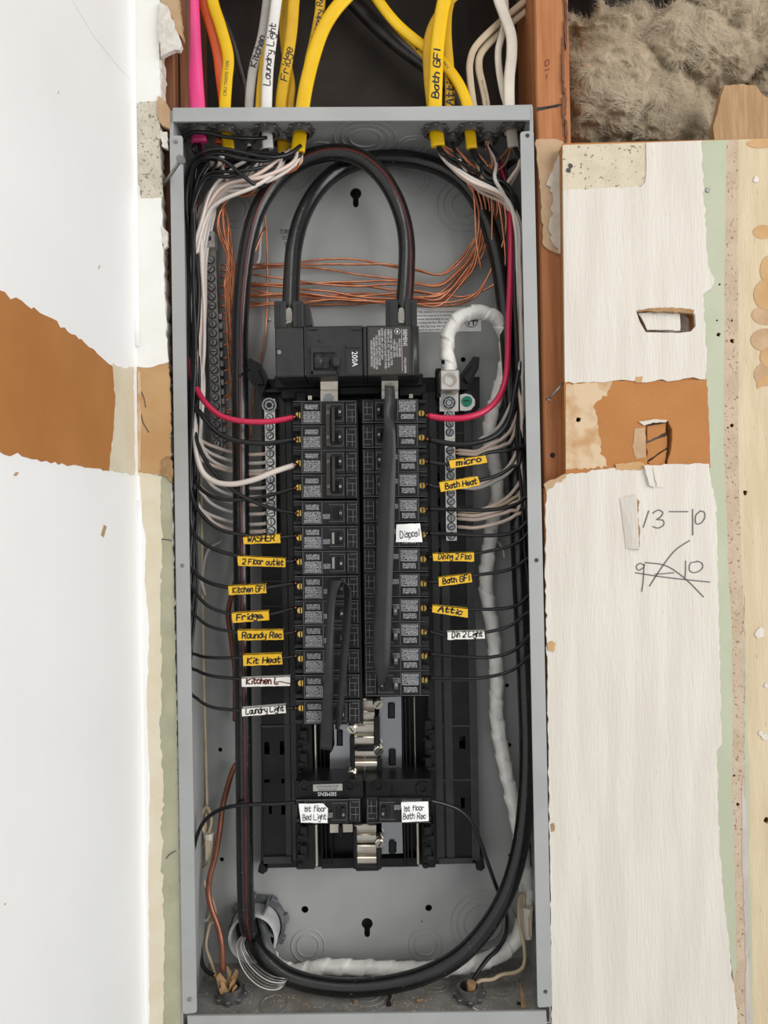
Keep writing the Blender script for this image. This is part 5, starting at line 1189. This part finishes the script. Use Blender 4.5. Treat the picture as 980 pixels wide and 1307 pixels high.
for i, y in enumerate((523, 528, 533, 545, 562, 571)):
    ground([(304, y - 2, .090), (297, y - 1, .088), (290, y + 1 - i % 2 * 2, .086), (282, y, .084)], .001, 'short copper end in the lower ground bar, ' + ('topmost', 'second', 'third', 'fourth', 'fifth', 'lowest')[i] + ' of six')
# horizontal grounds from the right bundle across to the ground bar
hz = [(336, 352), (341, 349), (348, 362), (352, 366), (357, 364), (362, 372), (366, 380), (371, 377), (374, 384), (377, 386), (380, 379), (384, 390), (387, 388), (395, 376)]
hl = ['highest', 'second from the top', 'third from the top', 'fourth from the top', 'fifth from the top', 'sixth from the top', 'seventh from the top', 'seventh from the bottom', 'sixth from the bottom', 'fifth from the bottom', 'fourth from the bottom', 'third from the bottom', 'second from the bottom', 'lowest at the left']
tops = [(558, 182), (560, 182), (577, 184), (599, 186), (602, 186), (623, 186), (653, 182), (655, 184)]
for i, (yl, yr) in enumerate(hz):
    d = .086 + (i % 3) * .0035; ph = i * 1.7; am = 4.5
    L = [(282, yl + 4 + j(3), .084)]
    for x in (312, 345, 382, 420, 458, 496, 530, 562):
        t = (x - 300) / 262; L.append((x, yl * (1 - t) + yr * t + am * math.sin(ph + x * .021) * (1 if 0 < t < 1 else .4) + j(1.5) - 9 * math.sin(math.pi * max(0, min(1, t))) * (i < 3), d))
    k = i % 7
    ok = (k - 3) / 3.0; rise = [(590 + ok * 4, yr - 16 - 3 * k, d - .002), (610 + ok * 7, yr - 40 - 4 * k, .079), (621 + ok * 11, 300 - k * 3, .074), (625 + ok * 14, 272, .066), (622 + ok * 16, 250, .056), (612 + ok * 16, 226, .048)]
    if i in (9, 11): rise = [(590, yr - 3, d - .004), (610, yr - 14, .078), (627, 344, .072), (640, 316, .064), (646, 286, .058), (642, 258, .052), (630, 236, .048)]
    if i == 13: rise = [(590, yr + 3, .082), (614, yr - 4, .078), (632, 362, .072), (641, 356, .068), (645, 330, .062), (640, 280, .056), (634, 250, .052), (625, 232, .048)]
    xs, ys = tops[i % 8]
    L += rise + [((xs + rise[-1][0]) / 2 + 5, 208, .044), (xs, ys, .042)]
    ground(L, lab='bare copper wire strung across the back of the box, ' + hl[i])
for i, x in enumerate((600, 622, 640)):
    ground([(x + 4, 236, .052), (x + 6, 270, .058), (x + 8 - i * 2, 310, .064), (x + 14 - i * 4, 344, .070)], .001, 'short copper strand hanging at the right, ' + ('left', 'middle', 'right')[i] + ' of three')

# right hot wires
def right_run(xs, ys, k, yd):
    d = .028 + (k % 5) * .007
    L = [(xs, ys, .040), (xs + 10 + j(3), ys + 18, .034), ((xs + 646) / 2 - 4, 208 + (k * 7) % 18, d - .002), (640 + k % 3 * 4, 232 + (k * 5) % 20, d + .002), (655 + (k * 3) % 7, 276 + j(10), d + .008)]
    y = 285
    while y < yd - 110:
        y += 88 + j(14); L.append((656 + ((k * 3 + int(y / 70)) % 5) * 2.6 + (y - 300) * .014, min(y, yd - 70), d + .010))
    return L
wire([(622, 184, .050), (636, 208, .054), (646, 236, .054), (651, 268, .052), (652, 310, .050), (651, 360, .048), (649, 410, .046), (648, 455, .042), (645, 485, .038), (636, 508, .032), (618, 525, .026), (594, 533, .023), (568, 534, .023), (546, 531, .025)], .0034, 'wire_red', 'thick red wire sweeping from the right bundle to the top right breaker', None, tip=.003)
wire(right_run(600, 186, 1, 500) + [(657, 500, .034), (650, 535, .030), (634, 555, .027), (608, 565, .024), (580, 567, .023), (547, 561, .025)], .0029, 'wire_black', 'thick black wire under the red one, to the top right double breaker', HB, tip=.003)
RWS = [(558, 180), (557, 180), (577, 182), (600, 186), (602, 184), (623, 184), (655, 182), (653, 184)]
tagR = [('micro', 'micro', 540, [(682, 556), (668, 569), (646, 575), (622, 578)], [(573, 587), (619.5, 580.5), (622, 590.5), (575, 598)], 589.5, 'tag_yellow'),
        ('Bath Heat', 'Bath Heat', 570, [(664, 578), (652, 596), (634, 607), (612, 613)], [(560.5, 615), (609, 607), (612.5, 619.5), (562.5, 628)], 618.5, 'tag_yellow'),
        (None, None, 620, [(676, 612), (668, 636), (652, 646), (622, 651), (585, 650.5)], None, 649.5, None), (None, None, 640, [(678, 640), (670, 668), (650, 681), (615, 683.5), (580, 682)], None, 680.5, None),
        ('Dining 2 Floor', 'Dining 2 Floo', 668, [(681, 655), (671, 683), (650, 697), (605, 707)], [(552, 706), (605, 704.5), (605, 716.5), (553, 716)], 711, 'tag_yellow'), ('Bath GFI', 'Bath GFI', 690, [(681, 690), (668, 716), (646, 728), (602, 735)], [(559.5, 736.5), (601, 731.5), (602.5, 743), (560, 748.5)], 742.5, 'tag_yellow'),
        ('Attic', 'Attic', 742, [(680, 735), (670, 764), (648, 776), (598, 778)], [(552, 772), (597, 776.5), (597, 788.5), (551.5, 781.5)], 774, 'tag_yellow'), ('Din 2 Light', 'Din 2 Light', 764, [(681, 760), (667, 786), (648, 800), (620, 807)], [(571, 806), (618, 805), (619, 815), (571, 816.5)], 805.5, 'tag_white'),
        (None, None, 800, [(681, 785), (672, 814), (654, 831), (625, 839), (590, 838)], None, 834.5, None), (None, None, 830, [(681, 818), (672, 840), (652, 856), (620, 864.5), (590, 866)], None, 865, None)]
for i, (nm, txt, yd, app, quad, ye, tm) in enumerate(tagR):
    Y = .022; xs, ys = RWS[i % 8]
    path = right_run(xs, ys, i + 2, yd - 60) + [(x, y, .032 - .010 * q / len(app)) for q, (x, y) in enumerate(app)]
    if quad:
        tx = sum(p[0] for p in quad) / 4; ty = sum(p[1] for p in quad) / 4
        path += [(tx, ty, Y), (quad[0][0] - 1, (quad[0][1] + quad[3][1]) / 2, Y)]
    path += [(546, ye, .0245)]
    wire(path, RB if i < 4 else .00175, 'wire_black', ('black wire carrying the %s tag right of the breakers' % nm) if nm else 'untagged black wire right of the breakers, ' + {2: 'crossing the neutral bar above the Disposl one', 3: 'running to the Disposl breaker', 8: 'upper of the two below the tags', 9: 'lowest of all'}[i], HB, tip=.003)
    if not quad: continue
    t = thing('wire_tag', ('yellow' if tm == 'tag_yellow' else 'white') + ' folded tape tag with %s written on it, right of the breakers' % nm, 'wire tag', P(tx, quad[3][1], Y - .003), 'handwritten tags on the right wires')
    part('tag', MB().pplate(jag(quad, .35, 5, 220 + i), Y - .0034, Y - .0028).pplate(quad, Y + .0022, Y + .0027), tm, t); part('fold', MB().pplate([quad[0], quad[1], (quad[1][0], quad[1][1] + .9), (quad[0][0], quad[0][1] + .9)], Y - .0034, Y + .0027), tm, t)
    dx = 6 if len(txt) > 6 else 8
    a, b = quad[3], quad[2]; f = lambda u: (a[0] + (b[0] - a[0]) * u, a[1] + (b[1] - a[1]) * u - 2.6)
    part('handwriting', write_px(txt, *f(dx / 48), *f(.92 if len(txt) > 6 else .82), 7.0, Y - .0037, 60 + i, 1.35, jit=.14), 'ink', t)
# right neutrals
for i, (y, x0, y0) in enumerate(((566, 650, 520), (575, 656, 540), (579, 655, 556), (618, 660, 575), (622, 664, 578), (651, 668, 600), (652, 666, 620), (657, 668, 626), (662, 664, 640), (672.5, 671, 640))):
    xs, ys = RWS[(i * 3 + 1) % 8]; d = .032 + (i % 4) * .007
    L = [(xs, ys, .040), (xs + 10, ys + 24, .036), ((xs + 640) / 2, 226 + (i * 5) % 18, d - .008), (645, 252 + (i * 3) % 12, d - .002), (658 + (i * 3) % 8, 292, d), (660 + (i * 5) % 9, 360, d + .006), (659 + (i * 4) % 9, 430, d + .008), (662 + (i * 7) % 8, 490, d + .006)]
    if y0 > 560: L.append((666 + i % 4 * 2, 540, d + .004))
    L += [(x0, y0, .052), (x0 - 14, y0 + (y - y0) * .55, .050), (x0 - 34, y0 + (y - y0) * .84, .050), (608, y + 1 - (i == 0) * 3, .052), (592, y + .5, .056), (585, y, .060)]
    wire(L, .0020, ('wire_grey', 'wire_blush', 'wire_blush', 'wire_blush', 'wire_grey', 'wire_blush', 'wire_cream', 'wire_blush', 'wire_blush', 'wire_blush')[i], 'pale wire bending into the right neutral bar, ' + ('topmost, beside the black wire', 'second from the top', 'third from the top', 'just above the Bath Heat tag', 'behind the Bath Heat wire', 'fifth from the bottom', 'fourth from the bottom', 'third from the bottom', 'second from the bottom', 'lowest of them')[i], HW, tip=.008)
wire([(640, 252, .06), (654, 300, .070), (664, 380, .076), (668, 470, .078), (670, 560, .078), (672, 640, .078), (674, 760, .076), (677, 900, .072), (676, 1030, .076), (672, 1130, .080)], .0018, 'wire_black', 'thin black wire straight down the right wall behind the thick cable', None)
wire([(618, 686, .086), (632, 689, .088), (641, 700, .090), (644, 712, .092)], .0014, 'wire_white', 'short white end curling beside the taped cable', None)
# low wires
wire([(379, 1024, .026), (352, 1026, .030), (318, 1027, .036), (292, 1030, .040), (272, 1038, .044), (258, 1052, .048), (249, 1076, .052), (246, 1110, .060), (250, 1150, .072), (256, 1180, .078), (256, 1215, .070), (262, 1238, .060), (284, 1250, .050), (294, 1262, .046)], .0021, 'wire_black', 'black wire from the lower left breaker down the left wall to the bottom clamp', None)
wire([(549, 1022, .026), (566, 1026, .030), (586, 1034, .034), (602, 1050, .038), (613, 1075, .042), (622, 1100, .046), (635, 1136, .054), (645, 1160, .062), (646, 1190, .066), (636, 1210, .062), (622, 1224, .056), (610, 1240, .050), (602, 1254, .046), (599, 1264, .044)], .0021, 'wire_black', 'black wire from the lower right breaker down to the bottom right clamp', None)
wire([(252, 1150, .090), (262, 1175, .086), (273, 1160, .088), (266, 1186, .084), (263, 1208, .076), (270, 1230, .066), (276, 1246, .056), (286, 1260, .048)], .0017, 'wire_cream', 'old cream wire kinking down to the bottom left clamp', None)
wire([(268, 1100, .080), (257, 1110, .080), (256, 1090, .080), (264, 1070, .078), (270, 1048, .080), (264, 1030, .084), (257, 1042, .084), (261, 1064, .080), (266, 1078, .078), (267, 1088, .076)], .0019, 'wire_cream', 'old cream wire looped through the left wire connector', None)
wire([(258, 1092, .082), (255, 1108, .084), (262, 1130, .086), (272, 1152, .084), (275, 1168, .080), (271, 1178, .080)], .0017, 'wire_cream', 'old cream wire below the left wire connector', None)
wire([(667, 1158, .062), (669, 1145, .060), (665, 1141, .058), (662, 1150, .056), (663, 1180, .054), (669, 1210, .052), (668, 1232, .050), (658, 1241, .048), (640, 1244, .046), (628, 1250, .044), (612, 1252, .044), (603, 1262, .044)], .0019, 'wire_cream', 'old cream wire from the right connector to the bottom right clamp', None)
wire([(302, 975, .086), (296, 986, .084), (290, 1006, .080), (284, 1030, .076), (280, 1062, .070), (275, 1092, .066), (268, 1118, .062), (266, 1140, .060), (270, 1160, .056), (278, 1182, .052), (283, 1206, .048), (284, 1240, .046)], .0031, 'copper_dull', 'thick dull copper ground wire down to the bottom left clamp', None, 'ground_wire')
wire([(300, 920, .088), (300, 860, .088), (297, 832, .086), (294, 806, .084), (291, 786, .084), (294, 766, .084), (300, 744, .086), (303, 720, .090), (304, 690, .092)], .0029, 'copper_dull', 'thick dull copper wire bowing left behind the Fridge tag', None, 'ground_wire')
def connector_cap(x, y, Y, x1, y1, label):
    a, b = P(x, y, Y), P(x1, y1, Y - .002)
    t = thing('wire_connector', label, 'wire connector', b)
    part('cap', MB().cyl(a, b, .0062, 10, .0048, smooth=False), 'jacket_ivory', t)
    d = (b - a); part('grip_rib', (lambda m: [m.box(a.lerp(b, .15) + Vector((x_, -.0066, -.001)), a.lerp(b, .9) + Vector((x_ * .7, -.005, .001)), .0003) for x_ in (-.003, 0, .003)] and m)(MB()), 'jacket_beige', t)
connector_cap(267, 1063, .076, 270, 1100, 'pale wire connector on the looped wires at the left wall of the box')
connector_cap(673, 1157, .062, 673, 1197, 'pale wire connector against the right wall near the bottom')

# bottom clamps
def floor_clamp(x, y, label):
    c = PZ(x, y, ZB + TK); t = thing('floor_clamp', label, 'cable clamp', c)
    m_ = MB().pipe(c, c + Vector((0, 0, .005)), .0145, .0105, 24)
    for k in range(8):
        a = math.pi / 4 * k; q = c + Vector((math.cos(a) * .0145, math.sin(a) * .0145, .0025)); m_.box(q - Vector((.0022, .0022, .0024)), q + Vector((.0022, .0022, .0024)), .0006)
    part('locknut', m_, 'die_cast', t); part('collar', MB().pipe(c, c + Vector((0, 0, .011)), .0112, .0092, 24), 'steel_dull', t); part('throat', MB().cyl(c + Vector((0, 0, .001)), c + Vector((0, 0, .003)), .0093, 20), 'hole_dark', t)
    return c, t
c, t = floor_clamp(295, 1272, 'bottom left cable clamp stuffed with torn brown paper')
r_ = random.Random(9)
for k in range(13):
    a = r_.uniform(0, 6.28); R0 = r_.uniform(0, .005); q = c + Vector((math.cos(a) * R0, math.sin(a) * R0, .004)); e = c + Vector((math.cos(a) * r_.uniform(.006, .016) - .004, math.sin(a) * .010 - .004, r_.uniform(.016, .030)))
    w = Vector((-math.sin(a), .3, .4)).normalized() * r_.uniform(.0022, .0042); m2 = q.lerp(e, .55) + Vector((r_.uniform(-1, 1), -1, 0)) * .002; th = Vector((0, .0005, 0))
    L = [q - w, q + w, m2 + w * 1.2, e + w * .5, e - w * .6, m2 - w * 1.1]
    part('paper_scrap', MB().add(L + [p + th for p in L], [(0, 1, 2, 5), (5, 2, 3, 4), (6, 11, 8, 7), (11, 10, 9, 8), (0, 6, 7, 1), (1, 7, 8, 2), (2, 8, 9, 3), (3, 9, 10, 4), (4, 10, 11, 5), (5, 11, 6, 0)]), 'kraft', t)
c, t = floor_clamp(598, 1272, 'bottom right cable clamp with two wires leaving it')
part('paper_scrap', MB().cyl(c + Vector((.002, -.001, .003)), c + Vector((.003, -.003, .016)), .004, 7, .005, smooth=False), 'kraft', t)
# litter on the floor of the box
for i, (x, y, dx, dy, w, m, lab) in enumerate(((452, 1279, 5, -1, 1.6, 'wood_light', 'small pale wood chip near the front lip'), (532, 1278, 8, -2, 1.9, 'wood_light', 'pale wood splinter right of centre'), (468, 1250, 8, 1, 1.5, 'kraft', 'brown chip behind the thick cable'), (604, 1287, 12, 6, 1.4, 'jacket_ivory', 'ivory splinter near the right clamp'), (660, 1280, 5, 1, 1.8, 'wire_black', 'short black offcut of wire in the right corner'))):
    a = PZ(x, y, ZB + TK + .0016); b = PZ(x + dx, y + dy, ZB + TK + .0016)
    solo('wood_splinter' if i < 4 else 'wire_offcut', MB().cyl(a, b, .0013 * w / 1.5, 5, .0007, smooth=False), m, lab + ' on the floor of the box', 'debris')
a = PZ(665, 1288, ZB + TK + .001); b = P(664, 1254, .03)
solo('wood_splinter', MB().add([a, a + Vector((.006, .002, 0)), b, b + Vector((.001, .003, 0)), a + Vector((.003, .004, 0))], [(0, 1, 2), (1, 4, 3, 2), (4, 0, 2, 3), (0, 4, 1)]), 'wood_light', 'tall splinter of wood leaning in the bottom right corner of the box', 'debris')
a = PZ(496, 1284, ZB + TK)
sc = thing('drywall_screw', 'dark screw lying on the floor of the box near the middle', 'screw', a)
part('shank', MB().cyl(a + Vector((0, 0, .0012)), a + Vector((.0015, .014, .0012)), .0011, 8), 'hole_dark', sc); part('head', MB().cyl(a + Vector((0, -.001, .0018)), a + Vector((0, .001, .0018)), .0028, 12), 'hole_dark', sc)
dl = MB()
for k in range(420):
    x = r_.uniform(XL + .01, XR - .01); y = r_.uniform(.012, .094); s = r_.uniform(.0003, .0011); z = ZB + TK
    dl.add([(x - s, y - s, z), (x + s, y - s * .6, z), (x, y + s, z), (x, y, z + s * .8)], [(0, 1, 3), (1, 2, 3), (2, 0, 3)])
solo('sawdust', dl, 'scuffed_paper', 'crumbs of sawdust scattered on the floor of the box', 'sawdust', kind='stuff')

# ------------------------------------------------------------------ stickers and tape on the breakers
def sticker(quad, Y, lines, label, seed, h):
    t = thing('paper_sticker', label, 'sticker', P(quad[3][0], quad[3][1], Y))
    part('paper', MB().pplate(jag(quad, .3, 5, seed), Y - .0004, Y), 'paper', t)
    mb = MB()
    for k, (txt, x0, y0, x1, y1) in enumerate(lines):
        w = write_px(txt, x0, y0, x1, y1, h, Y - .0008, seed + k, .8); mb.add(w.v, w.f)
    part('handwriting', mb, 'ink', t)
sticker([(506, 669.5), (536, 668), (539, 692), (505, 692)], YC - .0014, [('Disposl', 511, 687, 535, 684)], 'white paper with Disposl written on it, stuck on a right breaker', 300, 8.5)
sticker([(381, 1026), (412, 1025.5), (418.5, 1032), (418, 1050.5), (384, 1050)], .016 - .0014, [('1st floor', 388, 1036, 416, 1035.5), ('Bed Light', 386.5, 1047.5, 416, 1046)], 'white paper reading 1st floor Bed Light on the lowest left breaker', 310, 7.2)
sticker([(512, 1024), (546.5, 1023), (547, 1048), (513, 1049.5)], .016 - .0014, [('1st floor', 515.5, 1036, 541, 1034), ('Bath Rec', 514.5, 1045.5, 543, 1045)], 'white paper reading 1st floor Bath Rec on the lowest right breaker', 320, 7.2)
def tape(name, st, label, th=.0005):
    """Strip of tape through stations (left x, left y, right x, right y, left depth, right depth)."""
    A = cr([P(a[0], a[1], a[4]) for a in st], 8); B = cr([P(a[2], a[3], a[5]) for a in st], 8); mb = MB(); prof = []
    for i in range(len(A)):
        p, q = A[i], B[i]; t = A[min(i + 1, len(A) - 1)] - A[max(i - 1, 0)]; n = (q - p).cross(t); n = n.normalized() * th if n.length > 1e-12 else Vector((0, th, 0)); m = p.lerp(q, .5) - n * .9 * (-1 if n.y > 0 else 1)
        prof.append([p - n, m - n * .2, q - n, q + n, p + n])
    mb.ring(None, prof, True, True); return solo(name, mb, 'tape_black', label, 'tape')
tape('tape_strip', [(491, 492, 503, 493, .0, .004), (491, 512, 504, 512, -.004, .002), (490, 530, 502, 531, -.006, .000), (490, 552, 504, 549, -.006, -.008), (487, 580, 505, 576, -.004, -.008), (484, 620, 504.5, 620, -.004, -.006), (481.5, 680, 503, 680, -.004, -.006), (478.5, 750, 500.5, 750, -.004, -.006), (476, 800, 499, 800, -.004, -.006), (475.5, 836, 497.5, 838, -.004, -.006), (479.5, 858, 496, 856, -.003, -.004), (483, 878, 491, 872, .002, .002)], 'long black tape strip hanging down the right column of breakers')
tape('tape_strip', [(408, 956, 424, 958, .010, .012), (410, 920, 424.5, 924, .003, .006), (412.5, 880, 425, 882, -.004, -.002), (415, 840, 425.5, 840, -.009, -.007), (417, 800, 426, 800, -.010, -.010), (417.5, 770, 428, 766, -.010, -.013), (418, 750, 433, 748, -.008, -.016), (419, 740, 437, 742, -.002, -.016), (434, 739.5, 446, 749, .004, -.015), (440, 750, 448, 757, .002, -.012), (438.5, 780, 447.5, 786, .0, -.009), (435.5, 820, 445, 826, .0, -.006), (433, 860, 441, 870, .0, -.004), (430, 900, 437, 912, .002, .0), (428, 930, 432, 934, .012, .010)], 'black tape strip doubled into a loop over the left column of breakers')
wire([(306, 481, .045), (312, 473, .050), (320, 472, .054)], .0016, 'wire_black', 'black cable tie holding the striped cable to the tray clip', None, 'cable_tie')
